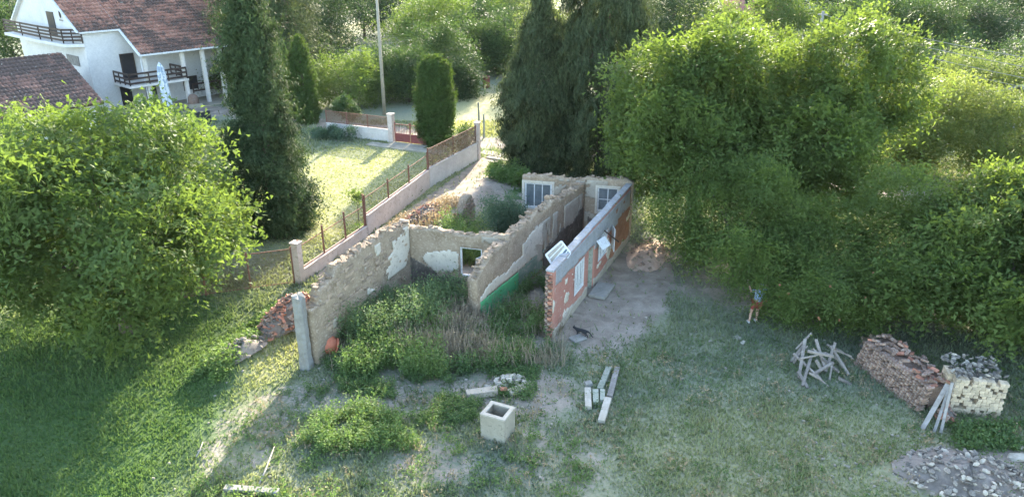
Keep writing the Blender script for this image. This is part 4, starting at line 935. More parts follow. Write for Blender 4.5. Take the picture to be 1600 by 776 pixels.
# ------------------------------------------------------------------ heaps
def heap(name, x, y, rx, ry, h, n, meshes, label, seed, rz=0.0, size=(0.18, 0.34), group=None, core='ground', part='stone', cat='rubble heap', bricks=False, core_mat=None):
    o = empty(name, (x, y, gh(x, y)), label, cat, group, rz)
    rng = random.Random(seed)
    # core mound
    V = []; F = []
    nr, na = 7, 20
    for i in range(nr + 1):
        for k in range(na):
            t = i / nr; a = 2 * math.pi * k / na; nz = 0.8 + 0.4 * float(vnoise(math.cos(a) * 2 + 5 + t, math.sin(a) * 2 + 5, seed))
            V.append((math.cos(a) * rx * t * nz, math.sin(a) * ry * t * nz, h * (1 - t ** 1.6) * (0.75 + .5 * float(vnoise(t * 3 + k, k * .3, seed + 1))) - 0.06))
    for i in range(nr):
        for k in range(na): F.append((i * na + k, i * na + (k + 1) % na, (i + 1) * na + (k + 1) % na, (i + 1) * na + k))
    link('rubble_core', np_mesh('rubble_core', np.array(V), np.array(F), core_mat or M['soil']), None, o)
    for k in range(n):
        t = math.sqrt(rng.random()) * 1.05; a = rng.uniform(0, 2 * math.pi)
        px_, py_ = math.cos(a) * rx * t, math.sin(a) * ry * t
        z = h * max(0, 1 - min(1, t) ** 1.6) + rng.uniform(-.02, .07)
        e = Euler((rng.uniform(-.7, .7), rng.uniform(-.7, .7), rng.uniform(0, 6.28)))
        s = 1.0 if bricks else rng.uniform(*size)
        sc = Matrix.Diagonal((s, s * rng.uniform(.7, 1.1), s * rng.uniform(.7, 1.0), 1)) if not bricks else Matrix.Diagonal((rng.uniform(.5, 1.05), 1, 1, 1))
        link(part, rng.choice(meshes), None, o, Matrix.Translation((px_, py_, z)) @ e.to_matrix().to_4x4() @ sc)
    return o
heap('rubble_heap', -9.2, 27.1, 0.8, 2.0, 1.0, 290, DBRICK + BRICK + SSTONE[:1], 'heap of broken red bricks leaning against the grey end pillar', 101, R(-25), bricks=False, size=(0.8, 1.0), part='brick')
heap('stone_heap', -10.3, 24.3, 0.6, 1.3, 0.4, 70, STONE, 'low heap of grey stones below the broken brick heap', 102, R(-22), size=(0.1, 0.2))
heap('rubble_heap', -4.7, 38.2, 0.9, 1.9, 0.55, 150, DBRICK + BRICK + SSTONE, 'heap of red brick rubble by the pale fence wall', 103, R(-22), size=(0.7, 1.0), part='brick')
heap('stone_heap', 13.5, 17.5, 1.75, 1.25, 0.45, 300, STONE + STONE + PSTONE, 'wide heap of grey broken stones in the bottom right corner', 104, R(-8), size=(0.09, 0.22))
heap('rubble_heap', -0.1, 22.7, 0.85, 0.55, 0.25, 60, PSTONE, 'small pile of pale rubble behind the concrete box', 105, 0, size=(0.12, 0.3))
heap('rubble_heap', 0.9, 37.0, 0.8, 0.6, 0.7, 40, ABRICK + DBRICK, 'brown rubble below the left white window of the ruin', 106, 0, size=(0.8, 1.0), part='brick')
heap('rubble_heap', 7.1, 34.6, 1.1, 2.3, 0.35, 90, DBRICK + ABRICK, 'low mound of rubble and earth tinted pale pink as if sunlit beside the far end of the red wall', 107, R(-20), size=(0.4, 0.9), part='brick', core_mat=M['sun_tinted_earth'])
# single pale stones lying about the yard
for (px, py, s) in ((1152, 528, .45), (1161, 536, .3), (1110, 533, .2), (1590, 716, .75), (1575, 735, .4), (1600, 700, .5)):
    p = G(px, py); st = link('loose_stone', random.choice(PSTONE)); st.location = (p.x, p.y, gh(p.x, p.y) + .05); st.scale = (s, s * .7, s * .6); st.rotation_euler = (0.2, .1, random.uniform(0, 6))
lab = ['pale stone lying on the grass below the standing person', 'smaller pale stone beside the one below the person', 'small pale stone on the grass left of the person', 'big pale boulder at the right edge past the stone heap', 'pale stone just below the big boulder at right edge', 'pale stone just above the big boulder at right edge']
for o_, l_ in zip([o for o in C.objects if o.name.startswith('loose_stone')], lab): tag(o_, l_, 'stone')
# scattered tiny stones
def pebbles():
    V0 = np.array([v.co for v in STONE[0].vertices]); F0 = np.array([list(p.vertices) for p in STONE[0].polygons]); VV = []; FF = []; n0 = 0
    for k in range(900):
        if k % 3 == 0: x, y = RNG.uniform(-8, 1.6), RNG.uniform(20, 24)
        elif k % 3 == 1: x, y = RNG.uniform(9, 18), RNG.uniform(15, 20)
        else: x, y = RNG.uniform(-11, 15), RNG.uniform(14, 35)
        s = RNG.uniform(0.03, 0.10); a = RNG.uniform(0, 6.28)
        Rm = np.array([[math.cos(a), -math.sin(a), 0], [math.sin(a), math.cos(a), 0], [0, 0, 1]])
        VV.append((V0 * s * 1.4) @ Rm.T + np.array([x, y, gh(x, y) + s * .2])); FF.append(F0 + n0); n0 += len(V0)
    return np_mesh('pebbles', np.vstack(VV), np.vstack(FF), M['pale_stone'])
tag(link('pebbles', pebbles()), 'small stones strewn over the bare ground', 'gravel', None, 'stuff')

# ------------------------------------------------------------------ brick stacks at the right
o = empty('brick_stack', (15.7, 20.95, gh(15.7, 20.9)), 'neat stack of pale yellow bricks topped with dark rubble', 'brick stack', None, R(-12))
MB().box((0, 0.42, 0.6), (1.52, 0.62, 1.2)).obj('stack_core', M['inner_concrete'], o)
PB = [MB().box((0, 0, 0), (0.125, 0.26, 0.105), None, 0.006).mesh('brick', M['pale_brick']) for _ in range(3)]
for r_ in range(12):
    for c_ in range(12):
        if random.random() < 0.13: continue
        link('brick', random.choice(PB), None, o, Matrix.Translation((-0.73 + c_ * 0.133 + (0.03 if r_ % 2 else 0), 0.02 + random.uniform(-.025, .025), 0.06 + r_ * 0.112)))
    for c_ in range(4):
        link('brick', random.choice(PB), None, o, Matrix.Translation((-0.80, 0.28 + c_ * .14, 0.06 + r_ * 0.112)) @ Euler((0, 0, 1.57)).to_matrix().to_4x4())
for k in range(110):
    link('stone', random.choice(STONE + PSTONE[:1]), None, o, Matrix.Translation((random.uniform(-.8, .85), random.uniform(.0, 1.5), 1.33 + random.uniform(-.05, .16))) @ Euler((random.random(), random.random(), random.random() * 6)).to_matrix().to_4x4() @ Matrix.Diagonal((.2, .15, .12, 1)))
o2 = empty('brick_stack', (14.3, 22.8, gh(14.3, 22.8)), 'slumped reddish brick stack left of the pale yellow stack', 'brick stack', None, R(14))
MB().box((0.1, 0.1, 0.42), (0.95, 3.3, 0.84)).obj('stack_core', M['dull_brick'], o2)
for r_ in range(12):
    for c_ in range(24):
        if random.random() < 0.12: continue
        link('brick', random.choice(DBRICK), None, o2, Matrix.Translation((-0.50 - 0.025 * (12 - r_) + random.uniform(-.03, .03), -1.62 + c_ * 0.136, 0.04 + r_ * 0.08)) @ Euler((random.uniform(-.1, .1), random.uniform(-.1, .1), random.uniform(-.12, .12))).to_matrix().to_4x4())
for k in range(46 + 36):
    link('brick', random.choice(DBRICK + BRICK[:1]), None, o2, Matrix.Translation((random.uniform(-.5, .6), random.uniform(-1.6, 1.7), .95 + random.uniform(-.06, .14))) @ Euler((random.uniform(-.5, .5), random.uniform(-.4, .4), random.random() * 6)).to_matrix().to_4x4())
o3 = heap('rubble_heap', 14.5, 25.0, 0.6, 1.0, 0.55, 70, ABRICK + SSTONE, 'brown mud-brick heap at the foot of the right walnut', 108, R(15), size=(0.7, 1.0), part='brick')
heap('rubble_heap', 14.7, 20.7, 0.35, 0.4, 0.4, 24, BRICK + DBRICK, 'red bricks tumbled under the leaning planks', 109, 0, size=(0.8, 1), part='brick')
for (a, b, w, l_) in ((PY(1481, 600, 20.9), G(1441, 670), .15, 'widest grey plank leaning on the brick stacks, leftmost of three'),
                      (PY(1484, 604, 20.7), G(1459, 676), .09, 'narrow grey plank leaning between two others on the brick stacks'),
                      (PY(1488, 597, 20.6), G(1470, 676), .09, 'pale grey plank leaning against the pale brick stack, rightmost of three')):
    c_ = (a + b) / 2; mb = MB().beam(a - c_, b - c_, w, .04, (0, 0, 1), 0.004); ob = mb.obj('leaning_plank', M['wood_grey'], None, False, 0.005); ob.location = c_; tag(ob, l_, 'plank', 'planks leaning on the brick stacks')

# ------------------------------------------------------------------ stick pile
sp = empty('stick_pile', (*G(1280, 575)[:2], 0.0), 'tangled pile of grey sticks and battens under the low fruit tree', 'stick pile')
oc = sp.location.copy()
sticks = [((1244, 545), (1268, 520), .35, .9), ((1240, 567), (1262, 540), .1, .7), ((1236, 565), (1256, 538), .05, .5), ((1254, 602), (1268, 555), .1, .5), ((1247, 580), (1262, 606), .3, .02),
          ((1264, 582), (1296, 605), .35, .02), ((1270, 544), (1311, 582), .75, .15), ((1285, 560), (1310, 580), .5, .2), ((1275, 562), (1282, 574), .55, .3), ((1270, 585), (1302, 566), .15, .45),
          ((1292, 538), (1333, 560), .7, .3), ((1290, 550), (1320, 568), .6, .2), ((1300, 545), (1330, 556), .8, .4), ((1300, 570), (1296, 594), .5, .05), ((1310, 590), (1330, 600), .2, .02), ((1250, 560), (1290, 550), .5, .6), ((1258, 530), (1248, 590), .8, .05), ((1305, 535), (1290, 580), .8, .1), ((1262, 548), (1302, 556), .7, .6), ((1240, 552), (1282, 592), .45, .1), ((1275, 530), (1288, 572), .9, .3), ((1298, 540), (1326, 585), .7, .05)]
for (a, b, za, zb) in sticks:
    A = G(*a, za) - oc; B = G(*b, zb) - oc
    mid = (A + B) / 2 + Vector((random.uniform(-.05, .05), random.uniform(-.05, .05), random.uniform(-.03, .05)))
    w = random.uniform(.06, .125)
    if random.random() < 0.6: MB().beam(A, B, w, w * .6, (0, 0, 1), .004).obj('stick', M['stick_wood'], sp)
    else: MB().tube([A, mid, B], [w * .5, w * .42, w * .3], 7).obj('stick', M['stick_wood'], sp)

# ------------------------------------------------------------------ things on the grass
def prism_box(name, p0, p1, w, h, mat, label, cat, z=0.0, bev=0.01, group=None, jit=.006):
    a = Vector((p0.x, p0.y, gh(p0.x, p0.y) + z + h / 2)); b = Vector((p1.x, p1.y, gh(p1.x, p1.y) + z + h / 2)); c_ = (a + b) / 2
    ob = MB().beam(a - c_, b - c_, w, h, (0, 0, 1), jit).obj(name, M[mat], None, False, bev); ob.location = c_
    return tag(ob, label, cat, group)
prism_box('concrete_post', G(964, 578), G(952, 624), .20, .16, 'wood_grey', 'upper half of the long grey post lying on the grass', 'post')
prism_box('concrete_post', G(950, 627), G(939, 662), .24, .18, 'pale_stone', 'pale lower piece in line with the long grey post', 'post')
prism_box('mossy_beam', G(951, 578), G(937, 612), .22, .16, 'wood_moss', 'mossy timber lying beside the long grey post', 'beam')
prism_box('concrete_block', G(918, 612), G(919, 641), .22, .2, 'pale_stone', 'pale block lying leftmost of the small group on the grass', 'block')
prism_box('concrete_block', G(914, 605), G(924, 603), .2, .2, 'grey_concrete', 'short grey block at the upper end of the leftmost pale block', 'block')
prism_box('concrete_block', G(930, 614), G(931, 634), .2, .18, 'wood_moss', 'mossy grey block between the pale block and the long post', 'block')
prism_box('concrete_block', G(941, 613), G(941, 630), .18, .15, 'wood_moss', 'dark mossy block touching the long post', 'block')
prism_box('stone_slab', G(893, 534), G(912, 527), .45, .10, 'grey_concrete', 'flat grey slab on the dirt under the black cat', 'slab', bev=.02)
prism_box('concrete_post', G(729, 622), G(777, 616), .34, .22, 'grey_plaster', 'pale broken beam behind the concrete box, on its left', 'beam', 0.05)
prism_box('concrete_post', G(795, 618), G(828, 605), .30, .2, 'grey_plaster', 'pale broken beam behind the concrete box, on its right', 'beam', 0.0)
prism_box('concrete_post', G(352, 767), G(436, 774), .22, .18, 'grey_concrete', 'grey concrete post lying at the bottom edge of the view', 'post')
def branch(p0, p1, r, label):
    a, b = Vector((p0.x, p0.y, .06 + gh(p0.x, p0.y))), Vector((p1.x, p1.y, .22 + gh(p1.x, p1.y))); c_ = (a + b) / 2
    mb = MB().tube([a - c_, (a - c_) * .3 + Vector((.03, .02, .02)), b - c_], [r, r * .8, r * .5], 7)
    q = (a - c_) * .2 + (b - c_) * 0.0
    mb.tube([q, q + Vector((.25, .12, .05))], [r * .5, r * .25], 6)
    ob = mb.obj('fallen_branch', M['wood_grey'], None, True); ob.location = c_; return tag(ob, label, 'branch')
branch(G(404, 762), G(430, 706), .03, 'long pale dry branch above the concrete post at the bottom edge')
branch(G(307, 716), G(319, 699), .025, 'short pale dry stick on the worn grass at the lower left')
# concrete box
cb = empty('concrete_box', (*G(780, 672)[:2], 0), 'open square concrete box standing on the grass', 'concrete box', None, 0)
A_, B_, D_ = G(753, 649, .9), G(790.6, 660, .9), G(765.6, 625.6, .9)
ang = math.atan2((B_ - A_).y, (B_ - A_).x); w_ = (B_ - A_).length; d_ = (D_ - A_).length * 0.92
cc = (B_ + D_) / 2; cb.location = (cc.x, cc.y, 0); cb.rotation_euler = (0, 0, ang)
hh = 0.9; t_ = 0.09
s4 = MB()
for (c_, sz) in (((0, -d_ / 2 + t_ / 2, hh / 2 - .03), (w_, t_, hh + .06)), ((0, d_ / 2 - t_ / 2, hh / 2 - .03), (w_, t_, hh + .06)), ((-w_ / 2 + t_ / 2, 0, hh / 2 - .03), (t_, d_ - 2 * t_, hh + .06)), ((w_ / 2 - t_ / 2, 0, hh / 2 - .03), (t_, d_ - 2 * t_, hh + .06))):
    MB().box(c_, sz, None, .004).obj('side', M['concrete'], cb)
MB().box((0, 0, .12), (w_ - 2 * t_, d_ - 2 * t_, .12)).obj('bottom', M['inner_concrete'], cb)
rim = MB()
for (c_, sz) in (((0, -d_ / 2 + .06, hh + .025), (w_ + .03, .13, .05)), ((0, d_ / 2 - .06, hh + .025), (w_ + .03, .13, .05)), ((-w_ / 2 + .06, 0, hh + .025), (.13, d_ - .25, .05)), ((w_ / 2 - .06, 0, hh + .025), (.13, d_ - .25, .05))): rim.box(c_, sz)
rim.obj('rim', M['pale_stone'], cb)
rb = link('red_brick', BRICK[0]); p = G(787, 620); rb.location = (p.x, p.y, .35); rb.rotation_euler = (.2, .3, .5); tag(rb, 'single red brick on the rubble just behind the concrete box', 'brick')
# clay jar lying on its side
p = G(511, 552); jr = empty('clay_jar', (p.x, p.y, .42), 'orange clay jar lying on its side in the weeds by the left wall', 'jar')
Mr = Euler((R(72), 0, R(-68))).to_matrix()
MB().lathe([(0.001, .40), (.22, .40), (.38, .22), (.42, 0), (.38, -.2), (.26, -.36), (.235, -.37), (.34, -.2), (.37, 0), (.2, .3), (.001, .33)], 22, M=Mr).obj('body', M['clay'], jr, True)
MB().lathe([(.235, -.37), (.30, -.36), (.32, -.40), (.30, -.44), (.235, -.43), (.235, -.37)], 22, M=Mr).obj('rim', M['clay'], jr, True)

# ------------------------------------------------------------------ fence along the plot
def fence_run(pts, name, label, base_h, base_mat, mesh_top, post_h, post_sp, wire_sp, wire_w, group=None, base_t=0.22, rails=True, infill=None):
    """pts two ends with ground z0; low wall below, posts, mesh"""
    a = Vector((*pts[0], 0)); b = Vector((*pts[1], 0)); d = b - a; Ln = d.length
    o = empty(name, (a.x, a.y, 0), label, 'fence', group, math.atan2(d.y, d.x))
    if base_h: MB().box((Ln / 2, 0, base_h / 2 - .15), (Ln, base_t, base_h + .3)).obj('base_wall', M[base_mat], o, False, .015)
    if base_h: MB().box((Ln / 2, 0, base_h + .02), (Ln, base_t + .06, .04)).obj('base_coping', M[base_mat], o)
    n = max(1, round(Ln / post_sp))
    for k in range(n + 1): MB().box((Ln * k / n, 0, (post_h + base_h * .5) / 2), (.07, .07, post_h - base_h * .5)).obj('post', M['rust'], o)
    z0 = base_h + .08
    if rails:
        for z in (z0, mesh_top): MB().box((Ln / 2, 0, z), (Ln, .035, .035)).obj('rail', M['rust'], o)
    w = MB(); x = 0
    H_ = mesh_top - z0; k = 0
    step = wire_sp
    m = int((Ln + H_) / step)
    for sgn in (1, -1):
        for i in range(m):
            x0 = -H_ + i * step if sgn == 1 else i * step
            a0, b0 = x0, x0 + sgn * H_; za, zb = z0, mesh_top
            # clip to [0,Ln]
            t0, t1 = 0.0, 1.0
            dx = b0 - a0
            ta, tb = (0 - a0) / dx, (Ln - a0) / dx
            lo, hi = min(ta, tb), max(ta, tb); t0 = max(0, lo); t1 = min(1, hi)
            if t1 <= t0: continue
            P = (a0 + dx * t0, .004 * sgn, z0 + H_ * t0); Q = (a0 + dx * t1, .004 * sgn, z0 + H_ * t1)
            w.quad((P[0] - wire_w, P[1], P[2]), (P[0] + wire_w, P[1], P[2]), (Q[0] + wire_w, Q[1], Q[2]), (Q[0] - wire_w, Q[1], Q[2]))
    wm = bpy.data.meshes.new('wire_mesh'); wm.from_pydata(w.v, [], w.f); wm.materials.append(M['rust']); link('wire_mesh', wm, None, o)
    return o
fence_run([(-9.9, 31.4), (-7.9, 37.0)], 'mesh_fence', 'rusty mesh fence on a low pink wall beside the pink pillar', 0.58, 'pink_wall', 1.75, 2.1, 2.0, .09, .004)
fence_run([(-7.88, 37.1), (-5.42, 45.45)], 'mesh_fence', 'rusty mesh fence on the taller pale pink wall, middle stretch', 1.15, 'pink_wall', 2.15, 2.35, 2.9, .09, .004)
ff = fence_run([(-5.38, 45.55), (-2.62, 51.7)], 'mesh_fence', 'brown screened fence on the white wall at the far end', 1.25, 'white_render', 2.5, 2.6, 3.4, .05, .009)
# dry creeper in the far stretch
Vc, Fc = leaf_quads(np.stack([RNG.uniform(0, 6.7, 1500), RNG.normal(size=1500) * .04, RNG.uniform(1.3, 2.5, 1500)], 1), nrm(RNG.normal(size=(1500, 3))), .13, .07)
link('dry_creeper', np_mesh('dry_creeper', Vc, Fc, M['dead_stem']), None, ff)
tp = MB().box((0, 0, 1.0), (.06, .08, 2.4)).obj('tall_post', M['rust'], None); tp.location = (-7.93, 36.95, .25); tag(tp, 'tall rusty iron post where the pink fence wall steps up', 'post')
for (x, y, h, w, l_) in ((-9.95, 31.25, 2.05, .34, 'pale pink square pillar at the near end of the fence'), (-2.5, 51.95, 2.75, .34, 'white square pillar at the far end of the fence')):
    q = empty('fence_pillar', (x, y, -.1), l_, 'pillar', None, R(70)); MB().box((0, 0, h / 2), (w, w, h + .1), None, .01).obj('shaft', M['pink_wall'], q, False, .01); MB().box((0, 0, h + .08), (w + .1, w + .1, .07)).obj('cap', M['pink_wall'], q, False, .01)
fence_run([(-10.2, 31.15), (-17.5, 28.6)], 'mesh_fence', 'rusty mesh fence running left from the pink pillar under the walnut', 0, 'pink_wall', 1.75, 1.85, 1.85, .07, .005)
# garden wall by the gate, gate, pillar
u = Vector((0.914, -0.407, 0))
gp = G(613, 222)
fence_run([(gp.x - 6.2 * u.x, gp.y - 6.2 * u.y), (gp.x - .2 * u.x, gp.y - .2 * u.y)], 'mesh_fence', 'brown mesh fence on a low white garden wall left of the red gate', 0.95, 'white_render', 1.95, 2.0, 2.0, .06, .009)
q = empty('gate_pillar', (gp.x, gp.y, -.1), 'pink square gate pillar left of the red gate', 'pillar', None, R(-24)); MB().box((0, 0, 1.15), (.42, .42, 2.3)).obj('shaft', M['pink_wall'], q, False, .01); MB().box((0, 0, 2.34), (.5, .5, .08)).obj('cap', M['pink_wall'], q)
ga = gp + u * .3; gt = empty('garden_gate', (ga.x, ga.y, 0), 'dark red metal gate with bars beside the thuja', 'gate', None, R(-24))
for k in range(2):
    x0 = k * 1.42
    MB().box((x0 + .69, 0, .42), (1.34, .03, .62)).obj('lower_panel', M['red_metal'], gt)
    f2 = MB(); f2.box((x0 + .03, 0, .85), (.05, .05, 1.6)); f2.box((x0 + 1.35, 0, .85), (.05, .05, 1.6)); f2.box((x0 + .69, 0, 1.5), (1.27, .045, .045)); f2.box((x0 + .69, 0, .76), (1.27, .046, .045)); f2.obj('gate_frame', M['red_metal'], gt)
    for j in range(8): MB().box((x0 + .17 + j * .148, 0, 1.13), (.022, .022, .70)).obj('bar', M['red_metal'], gt)
gs = MB().box((1.4, -.5, .05), (3.2, .8, .1)).obj('gate_threshold', M['concrete']); gs.location = (ga.x, ga.y, 0); gs.rotation_euler = (0, 0, R(-24)); tag(gs, 'pale concrete threshold in front of the red gate', 'slab')
# concrete walks (setting) laid as slabs
def walk(name, p0, p1, w, n, mat='concrete'):
    p0 = Vector((*p0, 0)); p1 = Vector((*p1, 0)); d = p1 - p0; L_ = d.length / n
    o = empty(name, p0, 'pale concrete slab path', None, None, math.atan2(d.y, d.x)); o['kind'] = 'structure'
    for k in range(n):
        c_ = p0 + d * (k + .5) / n
        s = MB().box((0, 0, 0), (L_ - .04, w, .12), None, .008).obj('paving_slab', M[mat], o, False, .01); s.location = (L_ * (k + .5), 0, gh(c_.x, c_.y) + .03)
walk('garden_path', (-11.2, 56.2), (-4.0, 52.9), .9, 7)
walk('roadside_path', (-2.3, 53.7), (2.2, 51.2), .9, 4)
walk('roadside_path', (-1.8, 52.4), (2.4, 50.0), .45, 4)
# far wire fence posts in the field
for (px, py, h, l_) in ((748, 205, 2.4, 'taller of two mossy posts standing in the field beyond the fence'), (756, 215, 1.9, 'shorter of two mossy posts standing in the field beyond the fence')):
    p = G(px, py); ob = MB().tube([(0, 0, -.1), (.03, 0, h * .5), (0, .02, h)], [.09, .085, .07], 8).obj('wooden_post', M['wood_moss']); ob.location = (p.x, p.y, 0); tag(ob, l_, 'post')
p = G(760, 137); br = empty('barrel', (p.x, p.y, 0), 'dark red metal barrel at the far edge of the field', 'barrel')
MB().lathe([(.001, 0), (.36, 0), (.38, .35), (.36, .4), (.38, .45), (.38, .8), (.36, .85), (.38, .9), (.38, 1.25), (.34, 1.25), (.33, 1.15), (.001, 1.15)], 18).obj('body', M['red_metal'], br, True)

# ------------------------------------------------------------------ utility pole and wires
p = G(601, 180); up_ = empty('utility_pole', (p.x, p.y, 0), 'tall pale concrete utility pole behind the garden wall', 'utility pole')
MB().tube([(0, 0, -.2), (0, 0, 6), (0, 0, 13.0)], [.17, .14, .09], 12).obj('pole', M['concrete'], up_, True)
for (z, w) in ((12.6, 2.4), (11.4, 1.2)): MB().box((0 if w > 2 else -.6, -.12, z), (w, .1, .1)).obj('crossarm', M['white_render'], up_)
for k, x in enumerate((-1.1, -.4, .4, 1.1, -1.1)): MB().lathe([(.03, 0), (.06, .04), (.04, .08), (.06, .12), (.02, .18), (.001, .18)], 8, (x, -.12, 12.65 if k < 4 else 11.45)).obj('insulator', M['white_paint'], up_)
def wire(a, b, sag, label, group):
    a, b = Vector(a), Vector(b); pts = []
    for k in range(17):
        t = k / 16; q = a.lerp(b, t); q.z -= 4 * sag * t * (1 - t); pts.append(q - a)
    ob = MB().tube(pts, .022, 4).obj('overhead_wire', M['grey_concrete']); ob.location = a; return tag(ob, label, 'wire', group)
w2 = Vector((28.7, 71.0, 0)); w3 = Vector((40.5, 30.0, 0))
for q_, l_ in ((w2, 'concrete power pole mostly hidden behind the right grove'), (w3, 'concrete power pole past the right edge of the view')):
    q = empty('utility_pole', q_, l_, 'utility pole'); MB().tube([(0, 0, -.2), (0, 0, 8.6)], [.18, .12], 10).obj('pole', M['grey_concrete'], q, True)
    for z in (8.3, 7.4, 6.4): MB().box((0, 0, z), (.9, .1, .1)).obj('crossarm', M['grey_concrete'], q)
for k, (z, l_) in enumerate(((8.3, 'uppermost overhead wire'), (7.7, 'second overhead wire from the top'), (7.0, 'third overhead wire from the top'), (6.4, 'lowest overhead wire'))):
    wire((w2.x, w2.y, z), (w3.x, w3.y, z - .3), .7, l_ + ' crossing before the dark trees at upper right', 'overhead wires at the upper right')

# ------------------------------------------------------------------ white house
E_ = Vector((math.cos(R(50)), math.sin(R(50)), 0)); HN = Vector((-E_.y, E_.x, 0))
HO = Vector((-33.0, 67.1, 0)); 
house = empty('white_house', HO, 'white two storey house with red tiled roof and balconies', 'house', None, R(50))
# local x along eave, y inward, z up
def hq(x, y, z): return (x, y, z)
SL = 0.62
def roofz(y): return 5.5 + SL * y
def hbox(name, x0, x1, y0, y1, z0, z1, mat, parent=None, bev=0.0):
    return MB().box(((x0 + x1) / 2, (y0 + y1) / 2, (z0 + z1) / 2), (x1 - x0, y1 - y0, z1 - z0)).obj(name, M[mat], parent or house, False, bev)
XL, XR, YR = -3.4, 13.0, 11.0     # left gable plane, right end, ridge line
def prism_wall():
    mb = MB(); v = [(XL, 3.1, -.2), (XR, 3.1, -.2), (XR, YR * 2 - 3.1, -.2), (XL, YR * 2 - 3.1, -.2), (XL, 3.1, roofz(3.1) - .12), (XR, 3.1, roofz(3.1) - .12), (XR, YR * 2 - 3.1, roofz(3.1) - .12), (XL, YR * 2 - 3.1, roofz(3.1) - .12), (XL, YR, roofz(YR) - .12), (XR, YR, roofz(YR) - .12)]
    mb.v = v; mb.f = [(0, 1, 5, 4), (1, 2, 6, 9, 5), (2, 3, 7, 6), (3, 0, 4, 8, 7), (4, 5, 9, 8), (6, 7, 8, 9), (0, 3, 2, 1)]
    return mb.obj('wall', M['house_wall'], house)
prism_wall()
def tile_roof(name, o, P00, P10, P01, mat, tw=.30, tl=.48, seed=0, parent=None, clip=None):
    """rows of overlapping curved tiles on the parallelogram P00 (eave left), P10 (eave right), P01 (ridge left)"""
    P00, P10, P01 = Vector(P00), Vector(P10), Vector(P01)
    ux = (P10 - P00); Lx = ux.length; ux.normalize(); uy = (P01 - P00); Ly = uy.length; uy.normalize(); n = ux.cross(uy).normalized()
    nxn, nyn = int(Lx / tw), int(Ly / tl); tw = Lx / nxn; tl = Ly / nyn
    V = []; F = []; rng = np.random.default_rng(seed)
    prof = [(0, 0.0), (.22, .05), (.5, .075), (.78, .05), (1.0, 0.0)]
    for j in range(nyn):
        for i in range(nxn):
            if clip and not clip((i + .5) * tw, (j + .5) * tl): continue
            b = len(V); dz = rng.uniform(-.006, .008)
            for (yy, zz) in ((-.04, .075 + dz), (tl, 0.0)):
                for (px_, pz) in prof:
                    q = P00 + ux * (i + px_) * tw + uy * (j * tl + yy) + n * (zz + pz + .01); V.append(q[:])
            q0 = [P00 + ux * (i + px_) * tw + uy * (j * tl - .03) + n * (-.01) for (px_, pz) in (prof[0], prof[-1])]
            V += [q0[0][:], q0[1][:]]
            F += [(b + k, b + k + 1, b + 6 + k, b + 5 + k) for k in range(4)]
            F += [(b + 10, b + 11, b + 3, b + 2), (b + 10, b + 2, b + 1, b), (b + 11, b + 4, b + 3, b + 3 + 0)]
    F = [f for f in F if len(set(f)) == 4]
    ob = link(name, np_mesh(name, np.array(V), np.array(F), M[mat]), None, o); ob['kind'] = 'stuff'; return ob
# solid under-roof (soffit) + tiles
rb_ = MB()
def slab(mb, pts, th):
    n = (Vector(pts[1]) - Vector(pts[0])).cross(Vector(pts[-1]) - Vector(pts[0])).normalized() * th
    b = len(mb.v); k = len(pts); mb.v += [tuple(p) for p in pts] + [tuple(Vector(p) - n) for p in pts]
    mb.f.append(tuple(range(b, b + k))); mb.f.append(tuple(reversed(range(b + k, b + 2 * k))))
    for i in range(k): mb.f.append((b + i, b + (i + 1) % k, b + k + (i + 1) % k, b + k + i))
slab(rb_, [(-.25, 0 - .3, roofz(-.3)), (XR + .4, -.3, roofz(-.3)), (XR + .4, YR, roofz(YR)), (XL - .35, YR, roofz(YR)), (XL - .35, 2.9, roofz(2.9)), (-.25, 2.9, roofz(2.9))], .16)
slab(rb_, [(XR + .4, YR * 2 - 2.9, roofz(2.9)), (XL - .35, YR * 2 - 2.9, roofz(2.9)), (XL - .35, YR, roofz(YR)), (XR + .4, YR, roofz(YR))], .16)
rf = rb_.obj('roof', M['white_paint'], house)
tile_roof('roof_tiles', rf, (-.25, -.3, roofz(-.3)), (XR + .4, -.3, roofz(-.3)), (-.25, YR, roofz(YR)), 'tiles', seed=3)
tile_roof('roof_tiles', rf, (XL - .35, 2.9, roofz(2.9)), (-.28, 2.9, roofz(2.9)), (XL - .35, YR, roofz(YR)), 'tiles', seed=4)
# white verge boards
vb = MB(); vb.beam((-.30, -.32, roofz(-.32) - .06), (-.30, 2.9, roofz(2.9) - .06), .06, .26, (1, 0, 0)); vb.beam((XL - .40, 2.9, roofz(2.9) - .06), (XL - .40, YR, roofz(YR) - .06), .06, .26, (1, 0, 0))
vb.obj('verge_board', M['white_paint'], rf)
gt_ = MB(); gt_.box(((-.25 + XR) / 2, -.42, roofz(-.3) - .08), (XR + .6, .14, .14)); gt_.box(((XL - .3) / 2 - .15, 2.78, roofz(2.9) - .08), (abs(XL), .14, .14)); gt_.obj('gutter', M['white_paint'], rf)
# porch columns
for x in (0.05, 3.6, 5.6, 7.4, 10.5): hbox('porch_column', x, x + .32, .1, .42, 0, roofz(.1) - .2, 'cream_wall', None, .01)
hbox('porch_beam', -.1, XR, .05, .47, roofz(.1) - .5, roofz(.1) - .18, 'cream_wall')
hbox('balcony_floor', -1.6, 3.9, -.1, 3.1, 2.45, 2.65, 'cream_wall')
def rail(name, pts, z0, parent, posts=3, bars=3, h=1.0, mat='dark_wood'):
    f = MB()
    for k in range(len(pts) - 1):
        a, b = Vector((*pts[k], 0)), Vector((*pts[k + 1], 0))
        for j in range(bars):
            z = z0 + h * (.2 + .8 * j / (bars - 1)); f.beam(a + Vector((0, 0, z)), b + Vector((0, 0, z)), .05, .17)
        for j in range(posts + 1):
            q = a.lerp(b, j / posts); f.box((q.x, q.y, z0 + h / 2), (.09, .09, h + .1))
    return f.obj(name, M[mat], parent)
